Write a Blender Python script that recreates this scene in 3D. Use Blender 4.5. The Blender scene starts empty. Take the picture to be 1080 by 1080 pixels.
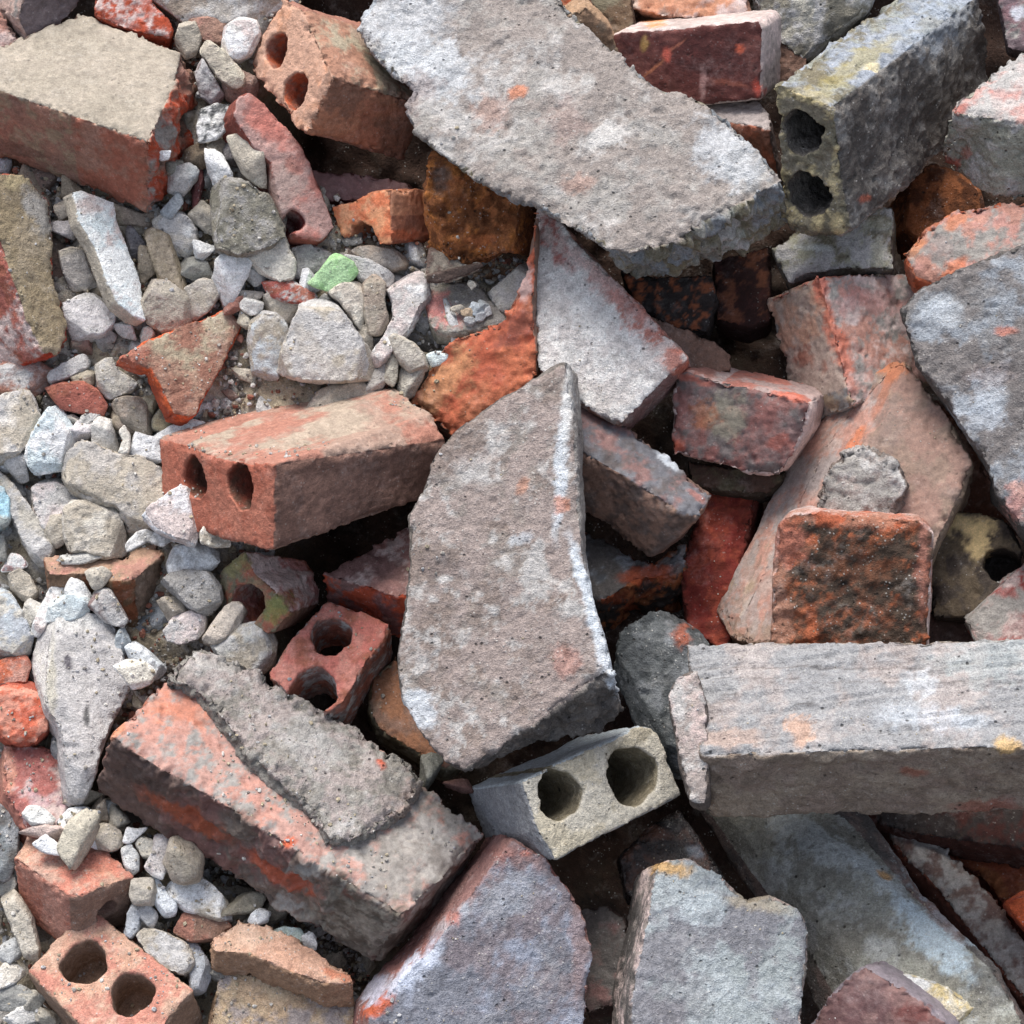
import bpy, math, random
import numpy as np
from mathutils import Matrix, Vector
random.seed(7); rng = np.random.default_rng(7)
SC = bpy.context.scene
COL = SC.collection
S = 0.00055            # metres per picture unit at the heap surface
PITCH = math.radians(50)
R_ = np.array([1., 0, 0]); F_ = np.array([0, math.cos(PITCH), -math.sin(PITCH)]); U_ = np.array([0, math.sin(PITCH), math.cos(PITCH)])
O_ = np.array([0, 0, 0.55]); LENS = 70.0
D = 540 / (18.0 / LENS)          # camera distance in units
CAMP = O_ - F_ * D * S
# ---------- view coordinates (x right, y up, z toward camera), origin O_, in units
def unproj(px, py, h):
    k = (D - h) / D
    return np.array([(px - 540) * k, -(py - 540) * k, h])
def v2w(v): return O_ + S * (v[..., 0:1] * R_ + v[..., 1:2] * U_ - v[..., 2:3] * F_)
def proj(v):
    k = D / (D - v[:, 2]); return v[:, 0] * k + 540, 540 - v[:, 1] * k
def slope(y): return 0.1 * (y - 540)
# ---------- noise
PERM = np.random.default_rng(3).permutation(256).astype(np.int32)
VAL = np.random.default_rng(4).random(256).astype(np.float32)
def vnoise(P):
    i = np.floor(P).astype(np.int32); f = (P - i).astype(np.float32); f = f * f * f * (f * (f * 6 - 15) + 10)
    r = 0
    for a in (0, 1):
        xa = PERM[(i[:, 0] + a) & 255]; wa = f[:, 0] if a else 1 - f[:, 0]
        for b in (0, 1):
            xb = PERM[(xa + i[:, 1] + b) & 255]; wb = wa * (f[:, 1] if b else 1 - f[:, 1])
            for c in (0, 1):
                r = r + VAL[PERM[(xb + i[:, 2] + c) & 255]] * wb * (f[:, 2] if c else 1 - f[:, 2])
    return r
def fbm(P, scale, octv=3, seed=0, gain=.5):
    r = 0; a = 1; t = 0
    q = P / scale + seed * 17.37 + 100
    for o in range(octv):
        r = r + a * vnoise(q); t += a; a *= gain; q = q * 2.03 + 31.7
    return r / t
def sstep(a, b, x):
    t = np.clip((x - a) / (b - a), 0, 1); return t * t * (3 - 2 * t)
# ---------- colours (picture-like sRGB, turned to linear albedo)
PAL = dict(BE='b3a48b', RB='a06e5c', RD='a96651', OR='c2623c', OB='d8602c', PK='bd8a7a', GY='99948f', LG='b9b5b2', WH='e4e4e2', DG='625d5a',
           DK='3c3431', MA='6a3630', BL='a0a7b2', YW='cdb987', TN='a48c74', PC='cc9f86', BR='8c6c5c', MV='84635f', BK='292322', RU='9a5c34',
           GR='a5df88', LB='c2d6dc', OL='807862', SL='8b9096', LP='cfb9b3', DB='55433a', CR='d2c9b4', WB='d2dae2', MG='a89c98', RO='b34a2a')
def hexlin(s):
    s = PAL.get(s, s); c = np.array([int(s[i:i + 2], 16) / 255 for i in (0, 2, 4)])
    c = np.where(c <= .04045, c / 12.92, ((c + .055) / 1.055) ** 2.4); g = c @ np.array([.25, .6, .15]); return (g + (c - g) * .9).astype(np.float32)
def mixcol(spec, P, seed, aniso=None):
    """'BE,GY.4@30' = base then overlays with coverage and blotch size"""
    toks = spec.split(','); out = np.tile(hexlin(toks[0]), (len(P), 1))
    q = P * aniso if aniso is not None else P
    for k, t in enumerate(toks[1:]):
        sc = 34.
        if '@' in t: t, s_ = t.split('@'); sc = float(s_)
        nm, cov = t.split('.'); cov = float('.' + cov)
        z = -math.log(cov / (1 - cov)) / 1.7
        n = fbm(q, sc, 6, seed + 3.1 * k + 1, .7)
        w = sstep(-.07, .07, n - (.5 + .085 * z))[:, None]
        out = out * (1 - w) + hexlin(nm) * w
    return out
# ---------- materials
def make_mat(name, rough=.92, spec=.25, bump=1.0, speck=.4, white=.14, grain=1.0, pore=1.0, fine=.34, crack=0.):
    m = bpy.data.materials.new(name); m.use_nodes = True; nt = m.node_tree; nt.nodes.clear()
    N = nt.nodes.new; L = nt.links.new
    out = N('ShaderNodeOutputMaterial'); b = N('ShaderNodeBsdfPrincipled'); L(b.outputs[0], out.inputs[0])
    at = N('ShaderNodeAttribute'); at.attribute_name = 'Col'
    tc = N('ShaderNodeTexCoord'); oi = N('ShaderNodeObjectInfo')
    off = N('ShaderNodeVectorMath'); off.operation = 'MULTIPLY_ADD'; L(oi.outputs['Random'], off.inputs[0]); off.inputs[1].default_value = (13, 7, 5)
    L(tc.outputs['Object'], off.inputs[2])
    def noise(scale, det=6, rgh=.6):
        n = N('ShaderNodeTexNoise'); n.inputs['Scale'].default_value = scale; n.inputs['Detail'].default_value = det; n.inputs['Roughness'].default_value = rgh
        L(off.outputs[0], n.inputs['Vector']); return n.outputs[0]
    def ramp(x, a, b_, lo=0, hi=1):
        r = N('ShaderNodeMapRange'); r.inputs[1].default_value = a; r.inputs[2].default_value = b_; r.inputs[3].default_value = lo; r.inputs[4].default_value = hi
        L(x, r.inputs[0]); return r.outputs[0]
    def mix(fac, a, b_, mode='MIX'):
        x = N('ShaderNodeMix'); x.data_type = 'RGBA'; x.blend_type = mode
        if isinstance(fac, float): x.inputs[0].default_value = fac
        else: L(fac, x.inputs[0])
        for s_, v in ((6, a), (7, b_)):
            if isinstance(v, tuple): x.inputs[s_].default_value = v
            else: L(v, x.inputs[s_])
        return x.outputs[2]
    def math_(op, a, b_):
        x = N('ShaderNodeMath'); x.operation = op
        for i_, v in enumerate((a, b_)):
            if isinstance(v, (int, float)): x.inputs[i_].default_value = v
            else: L(v, x.inputs[i_])
        return x.outputs[0]
    n1 = noise(75, 6, .68); n2 = noise(300, 4, .7); n3 = noise(1100, 2, .7)
    v = math_('MULTIPLY', ramp(n1, .3, .7, .84, 1.16), ramp(n2, .25, .75, .76, 1.24))
    v = math_('MULTIPLY', v, ramp(n3, .25, .75, 1 - fine, 1 + fine))
    cv = N('ShaderNodeCombineColor'); [L(v, cv.inputs[i]) for i in range(3)]
    c = mix(1.0, at.outputs['Color'], cv.outputs[0], 'MULTIPLY')
    # chalky bloom in ragged patches
    w = math_('MULTIPLY', ramp(noise(38, 6, .75), .53, .66), ramp(n2, .38, .6))
    c = mix(math_('MULTIPLY', w, white), c, (.62, .60, .58, 1))
    # dark soiling
    dsoil = math_('MULTIPLY', ramp(noise(85, 5, .75), .56, .7), .36 * speck)
    c = mix(dsoil, c, (.07, .06, .052, 1))
    # aggregate grains and pores
    vo = N('ShaderNodeTexVoronoi'); vo.inputs['Scale'].default_value = 420; L(off.outputs[0], vo.inputs['Vector'])
    gr = math_('MULTIPLY', ramp(vo.outputs['Distance'], .28, .12), ramp(noise(150, 2), .54, .62))
    c = mix(math_('MULTIPLY', gr, .55 * grain), c, (.66, .64, .6, 1))
    vp = N('ShaderNodeTexVoronoi'); vp.inputs['Scale'].default_value = 240; L(off.outputs[0], vp.inputs['Vector'])
    po = math_('MULTIPLY', ramp(vp.outputs['Distance'], .26, .1), ramp(noise(120, 2), .57, .63))
    c = mix(math_('MULTIPLY', po, .75 * pore), c, (.03, .025, .022, 1))
    if crack:
        vc = N('ShaderNodeTexVoronoi'); vc.feature = 'DISTANCE_TO_EDGE'; vc.inputs['Scale'].default_value = 26
        wv = N('ShaderNodeVectorMath'); wv.operation = 'MULTIPLY_ADD'; cn = N('ShaderNodeTexNoise'); cn.inputs['Scale'].default_value = 90; cn.inputs['Detail'].default_value = 3; L(off.outputs[0], cn.inputs['Vector'])
        L(cn.outputs[1], wv.inputs[0]); wv.inputs[1].default_value = (.02, .02, .02); L(off.outputs[0], wv.inputs[2]); L(wv.outputs[0], vc.inputs['Vector'])
        cr = math_('MULTIPLY', ramp(vc.outputs['Distance'], .016, .004), ramp(noise(22, 1), .56, .6))
        c = mix(math_('MULTIPLY', cr, .8), c, (.035, .03, .027, 1))
    L(c, b.inputs['Base Color'])
    b.inputs['Specular IOR Level'].default_value = spec
    L(ramp(n2, .3, .7, max(rough - .12, .1), min(rough + .08, 1)), b.inputs['Roughness'])
    hgt = math_('ADD', math_('MULTIPLY', n1, 1.1), math_('MULTIPLY', n2, .75))
    hgt = math_('ADD', hgt, math_('MULTIPLY', n3, .42))
    hgt = math_('SUBTRACT', hgt, math_('MULTIPLY', po, .7 * pore))
    hgt = math_('ADD', hgt, math_('MULTIPLY', gr, .15))
    if crack: hgt = math_('SUBTRACT', hgt, math_('MULTIPLY', cr, 1.2))
    bp = N('ShaderNodeBump'); bp.inputs['Strength'].default_value = 1.0; bp.inputs['Distance'].default_value = .0011 * bump
    L(hgt, bp.inputs['Height']); L(bp.outputs[0], b.inputs['Normal'])
    return m
MATS = {'dry': make_mat('weathered_brick', bump=.85, pore=.5, grain=.5, fine=.2), 'mortar': make_mat('crusty_mortar', bump=1.5, speck=.55, white=.2, grain=1.2),
        'stone': make_mat('dusty_stone', bump=1.2, speck=.4, white=.2, pore=.6),
        'smooth': make_mat('smooth_fired_clay', rough=.72, spec=.4, bump=.45, speck=.4, white=.12, grain=.3, pore=.6, fine=.14),
        'wet': make_mat('damp_dark_brick', rough=.3, spec=.6, bump=1.0, speck=.8, white=.1)}
def paler(C): g = C @ np.array([.25, .6, .15], np.float32); return np.clip((g[:, None] + (C - g[:, None]) * .62) * 1.14, 0, .86)
def setcol(me, c):
    a = me.color_attributes.new('Col', 'FLOAT_COLOR', 'POINT')
    a.data.foreach_set('color', np.concatenate([c, np.ones((len(c), 1))], 1).astype(np.float32).ravel())
GB = 'broken bricks and slabs piled in the heap'; GP = 'loose mortar and stone fragments in the debris patch'
LAND = []
def tag(o, label, cat, group=None):
    o['label'] = label; o['category'] = cat
    if group: o['group'] = group
def ray_plane(px, py, P0, n):
    c = np.array([0, 0, float(D)]); d = unproj(px, py, 0) - c
    t = np.dot(P0 - c, n) / np.dot(d, n); return c + d * t
def link(name, me, mw, parent):
    o = bpy.data.objects.new(name, me); COL.objects.link(o)
    if parent is not None: o.parent = parent; o.matrix_world = mw; o.matrix_parent_inverse = Matrix(); o.matrix_local = parent.matrix_world.inverted() @ mw
    else: o.matrix_world = mw
    return o
def cylinder_into(vs, fs, c, ax, r, z0, z1, rs, wob=.06):
    ax = ax / np.linalg.norm(ax); t = np.cross(ax, [0.3, .9, .2]); t /= np.linalg.norm(t); b = np.cross(ax, t); n = 28; k0 = len(vs)
    ph = rs.random() * 6.28
    for z in (z0, z1):
        for i in range(n):
            a = 2 * math.pi * i / n; rr = r * (1 + wob * math.sin(3 * a + ph) + wob * .6 * math.sin(7 * a + 2 * ph))
            vs.append(tuple(c + ax * z + rr * (math.cos(a) * t + math.sin(a) * b)))
    fs.append([k0 + i for i in range(n)][::-1]); fs.append([k0 + n + i for i in range(n)])
    for i in range(n): j = (i + 1) % n; fs.append([k0 + i, k0 + j, k0 + n + j, k0 + n + i])
SEED = [0]
def block(name, label, cat, poly, e, h, col, holes=(), eo=None, n=None, rough=None, patch=(), vox=None, chip=1.0, cuts=(), rcuts=0,
          mat='dry', parent=None, group=GB, lump=1.0, aniso=None, rnd=None, body=None, stria=0, land=None):
    SEED[0] += 1; sd = SEED[0]; rs = np.random.default_rng(sd)
    poly = [tuple(map(float, p)) for p in poly]
    if rnd is None: rnd = min(9., 2 + .045 * max(max(p[0] for p in poly) - min(p[0] for p in poly), max(p[1] for p in poly) - min(p[1] for p in poly)))
    A = sum(poly[i][0] * poly[(i + 1) % len(poly)][1] - poly[(i + 1) % len(poly)][0] * poly[i][1] for i in range(len(poly)))
    rev = A > 0                       # make it counter-clockwise seen from the camera (y points down)
    cx = sum(p[0] for p in poly) / len(poly); cy = sum(p[1] for p in poly) / len(poly)
    h0 = h + slope(cy)
    P0 = unproj(cx, cy, h0); P1 = unproj(cx + e[0], cy + e[1], h0 - e[2]); ev = P1 - P0
    t = np.linalg.norm(ev); nn = -ev / t
    if n is not None: nn = np.array([n[0], -n[1], n[2]], float); nn /= np.linalg.norm(nn)
    xa = np.array([1., 0, 0]); xa -= nn * np.dot(xa, nn); xa /= np.linalg.norm(xa); ya = np.cross(nn, xa)
    B = np.stack([xa, ya, nn], 1)      # local->view
    Pf = [ray_plane(px, py, P0, nn) for px, py in poly]
    Pb = [f + ev for f in Pf]
    for i, (dx, dy) in (eo or {}).items():
        Pb[i] = ray_plane(poly[i][0] + dx, poly[i][1] + dy, P0 + ev, nn)
    loc = lambda p: B.T @ (p - P0)
    f_ = np.array([loc(p) for p in Pf]); b_ = np.array([loc(p) for p in Pb]); m = len(poly)
    vs = [tuple(p) for p in f_] + [tuple(p) for p in b_]
    idx = list(range(m)); fr = idx[::-1] if rev else idx; fs = [fr, [i + m for i in fr[::-1]]]
    for i in range(m):
        j = (i + 1) % m; q = [i, i + m, j + m, j]; fs.append(q[::-1] if rev else q)
    zt = -b_[0, 2]
    me = bpy.data.meshes.new('tmp'); me.from_pydata([tuple(S * c for c in v) for v in vs], [], fs)
    import bmesh
    bm = bmesh.new(); bm.from_mesh(me); bmesh.ops.triangulate(bm, faces=bm.faces, ngon_method='BEAUTY'); bmesh.ops.recalc_face_normals(bm, faces=bm.faces); bm.to_mesh(me); bm.free()
    RW = np.stack([R_, U_, -F_], 1) @ B
    mw = Matrix.Translation(Vector(v2w(P0))) @ Matrix(RW.tolist()).to_4x4()
    root = None
    if body:                          # a thing with parts: an Empty at its base carries them
        root = bpy.data.objects.new(name, None); COL.objects.link(root); root.matrix_world = mw @ Matrix.Translation((0, 0, -zt * S)); root.empty_display_size = .02
        bpy.context.view_layer.update(); tag(root, label, cat, group); parent = root; name = body; label = None
    o = link(name, me, mw, parent); tmp = None; hd = []
    if holes:
        hv, hf = [], []
        for H in holes:
            hx, hy, r, dep = H[:4]; side = H[4] if len(H) > 4 else None
            if side is None: c = loc(ray_plane(hx, hy, P0, nn)); ax = np.array([0, 0, 1.]) if n is None else loc(P0 - ev) / t
            else:
                j = (side + 1) % m; sn = np.cross(f_[j] - f_[side], b_[side] - f_[side]); sn /= np.linalg.norm(sn)
                if np.dot(sn, f_[side] - f_.mean(0) * .5 - b_.mean(0) * .5) < 0: sn = -sn
                c = loc(ray_plane(hx, hy, P0 + B @ f_[side], B @ sn)) if hx is not None else (f_[side] + f_[j] + b_[side] + b_[j]) / 4; ax = sn
            cylinder_into(hv, hf, c, ax, r, -dep, 25, rs); hd.append((c, ax / np.linalg.norm(ax), r))
        hm = bpy.data.meshes.new('tmp'); hm.from_pydata([tuple(S * float(c) for c in v) for v in hv], [], hf)
        bm = bmesh.new(); bm.from_mesh(hm); bmesh.ops.recalc_face_normals(bm, faces=bm.faces); bm.to_mesh(hm); bm.free()
        tmp = bpy.data.objects.new('tmp', hm); COL.objects.link(tmp); tmp.matrix_world = mw
        md = o.modifiers.new('b', 'BOOLEAN'); md.operation = 'DIFFERENCE'; md.solver = 'EXACT'; md.object = tmp
    ext = max(np.ptp(f_[:, 0]), np.ptp(f_[:, 1]))
    if vox is None: vox = 1.3 if ext < 45 else 1.7 if ext < 90 else 2.3
    md = o.modifiers.new('r', 'REMESH'); md.mode = 'VOXEL'; md.voxel_size = vox * S; md.use_smooth_shade = True
    bpy.context.view_layer.update()
    nm = bpy.data.meshes.new_from_object(o.evaluated_get(bpy.context.evaluated_depsgraph_get()))
    o.modifiers.clear(); o.data = nm; nm.name = name; bpy.data.meshes.remove(me)
    if tmp: bpy.data.objects.remove(tmp); bpy.data.meshes.remove(hm)
    N = len(nm.vertices); P = np.empty(N * 3, np.float32); nm.vertices.foreach_get('co', P); P = P.reshape(-1, 3) / S
    NR = np.empty(N * 3, np.float32); nm.vertex_normals.foreach_get('vector', NR); NR = NR.reshape(-1, 3)
    # distances to faces and edges
    u = np.clip(-P[:, 2] / zt, 0, 1)[:, None]
    dseg = np.full((m, N), 1e9, np.float32); dv = np.full(N, 1e9, np.float32)
    fs2 = f_[:, :2]; bs2 = b_[:, :2]
    for i in range(m):
        j = (i + 1) % m
        a = fs2[i] * (1 - u) + bs2[i] * u; c = fs2[j] * (1 - u) + bs2[j] * u; d = c - a
        w = np.clip(((P[:, :2] - a) * d).sum(1) / np.maximum((d * d).sum(1), 1e-6), 0, 1)[:, None]
        q = P[:, :2] - (a + d * w); dseg[i] = np.sqrt((q * q).sum(1))
        p_ = fs2[i - 1]; e1 = fs2[i] - p_; e2 = fs2[j] - fs2[i]
        ang = abs(math.degrees(math.atan2(e1[0] * e2[1] - e1[1] * e2[0], e1 @ e2)))
        if ang > 35: q = P[:, :2] - a; dv = np.minimum(dv, np.sqrt((q * q).sum(1)))
    ds = dseg.min(0); sid = dseg.argmin(0)
    Q = P + sd * 61.7
    wob = (fbm(Q, 14, 3, 5) - .5) * 7
    dfr = np.abs(P[:, 2]); dbk = np.abs(P[:, 2] + zt)
    isf = dfr < ds + wob * .6; isb = (dbk < ds) & ~isf
    hole = np.zeros(N, bool)
    for c, ax, r in hd:
        q = P - c; al = q @ ax; rad = np.linalg.norm(q - al[:, None] * ax, axis=1); hole |= (rad < r * 1.12 + 1) & (al < -2.)
    # colour
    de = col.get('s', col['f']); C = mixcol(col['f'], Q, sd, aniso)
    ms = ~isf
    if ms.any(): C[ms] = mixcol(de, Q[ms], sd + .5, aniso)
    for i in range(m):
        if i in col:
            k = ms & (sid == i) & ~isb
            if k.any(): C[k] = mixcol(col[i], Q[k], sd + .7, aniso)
    if 'h' in col or hd: C[hole] = mixcol(col.get('h', de), Q[hole], sd + .2)
    if cat in ('stone', 'plaster piece', 'flake'): C = paler(C)
    V = P @ B.T + P0
    ppx, ppy = proj(V)
    w1 = (fbm(Q, 14, 5, 8, .75) - .5); w2 = (fbm(Q, 14, 5, 9, .75) - .5)
    for pt in patch:
        x, y, r, nmc, st = pt[:5]; ry = pt[5] if len(pt) > 5 else r; an = math.radians(pt[6]) if len(pt) > 6 else 0
        dx = ppx - x + w1 * min(r, ry) * 2.6; dy = ppy - y + w2 * min(r, ry) * 2.6
        du = (dx * math.cos(an) + dy * math.sin(an)) / r; dw = (-dx * math.sin(an) + dy * math.cos(an)) / ry
        k = sstep(1.25, .6, np.sqrt(du * du + dw * dw)) * st; k = (k * (~isb))[:, None]
        C = C * (1 - k) + mixcol(nmc, Q, sd + 9) * k
    # worn edges: displacement
    dedge = np.minimum(np.sqrt(dfr ** 2 + ds ** 2), np.sqrt(dbk ** 2 + ds ** 2)); dedge = np.minimum(dedge, dv)
    if hd: dedge = np.where(hole, 99, dedge)
    ch = np.clip(1 - dedge / rnd, 0, 1) ** 1.5
    cn = fbm(Q, 22, 3, 11); cn2 = fbm(Q, 7, 2, 12)
    ch2 = np.clip(1 - dedge / (rnd * 1.5), 0, 1)
    disp = -ch * chip * (.5 + 12 * np.clip(cn - .52, 0, 1) * rnd / 9) - chip * (rnd / 9) * ch2 * (3.6 * sstep(.56, .62, cn2) + 3.2 * sstep(.58, .62, fbm(Q, 17, 3, 19)))
    lm = fbm(Q, 60, 2, 13) - .5; l2 = fbm(Q, 18, 4, 14) - .5; l3 = fbm(Q, 5, 2, 15) - .5
    base = lump * (5 * lm + (2.8 if mat == 'mortar' else 1.7) * l2 + 1.7 * l3) + .5
    if mat == 'mortar' and parent is None or body: base = base + lump * 3.4 * (fbm(Q, 34, 4, 23) - .5)
    pit = np.clip(fbm(Q, 9, 2, 16) - .67, 0, 1) * -9 * lump
    disp = disp + base + pit
    if rough:
        rr = 1 - np.abs(2 * fbm(Q * np.array([1, 1, 1.]), 30, 4, 17) - 1)   # ridged
        r2 = fbm(Q, 9, 3, 18) - .5
        for k, amp in rough.items():
            mk = isf if k == 'f' else (ms & ~isb) if k == 's' else (ms & (sid == k) & ~isb)
            disp = disp + mk * amp * ((rr - .75) * 3.4 + r2 * 1.6)
    if stria: disp = disp - stria * sstep(.6, .66, fbm(Q * np.array([.06, 1, 1]), 4.5, 2, 21)) * isf
    P = P + NR * disp[:, None]
    cl = list(cuts)
    for _ in range(rcuts):
        az = rs.random() * 6.28; el = math.radians(rs.uniform(24, 66)); cn_ = np.array([math.sin(el) * math.cos(az), math.sin(el) * math.sin(az), math.cos(el)])
        mx = (f_ @ cn_).max(); mn = ((f_ * .5 + f_.mean(0) * .5) @ cn_).max(); cl.append((cn_, mx - (mx - mn) * rs.uniform(.25, .85)))
    for cn_, dd in cl:
        g = P @ cn_ - dd - 1.2 * l2; g = np.where(g > 0, g * .985, 0); P = P - g[:, None] * cn_
    nm.vertices.foreach_set('co', (P * S).astype(np.float32).ravel()); nm.update()
    setcol(nm, C); nm.materials.clear(); nm.materials.append(MATS[mat])
    nm.polygons.foreach_set('use_smooth', np.ones(len(nm.polygons), bool))
    if parent is None: tag(o, label, cat, group)
    elif label: o['label'] = label
    if land: LAND.append((cx, cy, land))
    return root or o
def stone(label, poly, h, c, e=None, t=None, cat='stone', name='stone_fragment', rcuts=6, rnd=None, mat='stone', **k):
    gx_ = sum(p[0] for p in poly) / len(poly); gy_ = sum(p[1] for p in poly) / len(poly)
    poly = [(gx_ + (p[0] - gx_) * 1.07, gy_ + (p[1] - gy_) * 1.07) for p in poly]
    xs = [p[0] for p in poly]; ys = [p[1] for p in poly]; w = max(xs) - min(xs); v = max(ys) - min(ys); mn = min(w, v)
    rs = random.Random(int(xs[0] * 7 + ys[0]))
    if t is None: t = max(mn * .7, 8)
    if e is None: e = (rs.uniform(-.12, .12) * t, rs.uniform(-.1, .3) * t, t)
    col = c if isinstance(c, dict) else {'f': c}
    return block(name, label, cat, poly, e, h, col, rcuts=rcuts, rnd=rnd or max(3.5, mn * .14), chip=k.pop('chip', .38), lump=k.pop('lump', min(.9, .35 + mn / 110)), mat=mat, group=k.pop('group', GP), **k)
# ---------- pebbles
ICO = {}
def ico(s):
    if s not in ICO:
        import bmesh
        bm = bmesh.new(); bmesh.ops.create_icosphere(bm, subdivisions=s, radius=1)
        v = np.array([x.co[:] for x in bm.verts]); f = [[x.index for x in q.verts] for q in bm.faces]; bm.free(); ICO[s] = (v / np.linalg.norm(v, axis=1)[:, None], f)
    return ICO[s]
def pebshape(sub, rs, angular, rx, ry, rz):
    v, f = ico(sub); angular = min(1, angular + .15) if angular > .3 else angular; K = 9 if angular > .75 else 12 if angular > .5 else 24
    nr = rs.normal(size=(K, 3)); nr /= np.linalg.norm(nr, axis=1)[:, None]
    dd = rs.uniform(1 - .35 * angular - .05, 1.0, K)
    dt = v @ nr.T; r = np.where(dt > .05, dd / np.maximum(dt, .05), 9); p = 12 + 80 * angular
    r = (np.minimum(r, 3) ** -p).sum(1) ** (-1 / p); r = r / r.mean()
    q = v * r[:, None] * np.array([rx, ry, rz]) * 1.12
    if sub > 2:
        s0 = rs.random() * 300; g = min(rx, ry)
        q = q + v * (((fbm(q + s0, g * .8, 3, 1) - .5) * g * .24) + (fbm(q + s0, 4, 2, 2) - .5) * 1.6)[:, None]
    return q, f
def pebble(label, x, y, rx, ry, ang, h, c, angular=.6, cat='pebble', name='pebble', group=GP, sub=None):
    SEED[0] += 1; rs = np.random.default_rng(SEED[0])
    rz = min(rx, ry) * rs.uniform(.75, .95)
    if sub is None: sub = 4
    q, f = pebshape(sub, rs, angular, rx, ry, rz)
    P0 = unproj(x, y, h + slope(y)); a = math.radians(-ang)
    M = Matrix.Rotation(rs.uniform(-.25, .25), 3, 'X') @ Matrix.Rotation(rs.uniform(-.25, .25), 3, 'Y') @ Matrix.Rotation(a, 3, 'Z')
    RW = np.stack([R_, U_, -F_], 1) @ np.array(M)
    me = bpy.data.meshes.new(name); me.from_pydata((q * S).tolist(), [], f); me.polygons.foreach_set('use_smooth', np.ones(len(f), bool)); me.update()
    setcol(me, paler(mixcol(c, q + SEED[0] * 31.7, SEED[0]))); me.materials.append(MATS['stone'])
    o = link(name, me, Matrix.Translation(Vector(v2w(P0))) @ Matrix(RW.tolist()).to_4x4(), None)
    tag(o, label, cat, group); return o
# =============== BRICKS AND SLABS ===============
K = 'brick'; FB = 'broken_brick'
block('broken_brick', 'large beige-topped red brick in the top left, its broken right end cored', K,
      [(84,14),(193,53),(187,80),(172,118),(157,150),(75,122),(-70,72)], (8,75,85), 62, {'f':'a89d8d,b0a494.4@60', 's':'BR', 5:'a97b68,9c7464.35@50,TN.1@20', 4:'a97b68,RD.2@40', 1:'RB,BR.4@16', 2:'RB,RO.4@14', 3:'RB,RO.4@14,GY.15'},
      holes=[(None,0,17,90,2),(None,0,10,50,3)], rough={1:6,2:6,3:6}, eo={1:(20,58),2:(30,50),3:(32,56),4:(-1,76)}, mat='dry', lump=.7, rnd=7, land='the beige-topped brick')
block('broken_brick', 'orange brick with two core holes, beside the big grey slab corner', K,
      [(297,-3),(318,8),(352,82),(322,142),(313,137),(266,76),(264,54)], (104,30,105), 48, {'f':'cc9474,PC.4@50', 's':'b87a60', 0:'RB', 1:'b59c88,BE.4@50,b08068.3@40', 2:'ab6e54,b57a5c.3@40,8f6450.25@50', 3:'RB', 'h':'OR,RB.4@14'},
      holes=[(291,53,19,70),(311,95,19,75)], mat='dry', lump=.8, land='the orange brick with two holes')
block('broken_slab', 'biggest pale grey slab with a rough broken right end, lying across the upper middle', 'slab',
      [(376,33),(402,-12),(585,-14),(612,20),(645,52),(690,88),(738,102),(770,125),(800,158),(826,190),(795,208),(760,224),(712,256),(665,268),(640,264),(600,240),(555,214),(500,192),(470,165),(437,137),(428,112),(434,95),(415,83),(395,62)],
      (4,52,90), 100, {'f':'a19c97,LG.3@70,9a908a.3@60', 's':'8f8c84,OL.3@30,SL.3@20', 10:'989a90,OL.3,LG.2@20'}, eo={0:(10,-12),13:(2,18),14:(10,0),15:(12,-14),16:(12,-16),17:(12,-16),18:(10,-16),19:(10,-16),20:(12,-14),21:(10,-12),22:(8,-12),23:(8,-12),12:(0,34),9:(2,42)},
      patch=[(455,75,60,'WB',.55,34,20),(420,20,60,'WB',.5,25,0),(430,110,26,'8f7f7c',.7,40,40),(547,100,13,'d08058',.8,6,-25),(600,128,26,'a08780',.5),(640,150,30,'WH',.5,14,-30),(775,165,45,'WB',.5,28,35),(612,196,20,'c69a88',.5,10),(520,125,20,'b08a7c',.5)],
      rough={9:8,10:10,11:10,12:10,13:7}, mat='mortar', lump=1.9, rnd=10, land='the biggest grey slab')
o = block('broken_brick', 'split red brick with a white mortar face and triangular tip touching the biggest slab', K,
      [(569,214),(622,266),(726,378),(655,448),(600,420),(566,388),(560,300)], (8,12,66), 56, {'f':'eae6e2,d8d0cc.3@12', 's':'RB,GY.3', 2:'84706c,MV.4'},
      patch=[(585,250,14,'b86a60,LP.2@14',.95,48,-28),(678,335,17,'b9705f,LP.3@14',.95,80,-42),(640,300,8,'c4948c',.6,70,-45),(714,384,14,'c87058',.7)], mat='mortar', lump=1.0, rnd=6, body='brick_body', land='the white-faced split brick')
block('broken_core', 'fresh orange broken face', None, [(566,222),(563,330),(568,395),(520,440),(478,463),(432,424),(450,392),(470,360),(530,337),(556,288)], (6,14,60), 34,
      {'f':'c2603e,cc7048.4@50', 's':'BR', 8:'RB'}, patch=[(470,405,50,'d09060',.9,20,-50),(545,350,26,'8a4a3e',.7,14,-40),(556,300,8,'d8b8b0',.8,20,0),(505,425,30,'c07850',.6,10,-60)], parent=o, rough={'f':2}, mat='smooth', n=(-.35,.1,.93), lump=.8)
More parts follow.
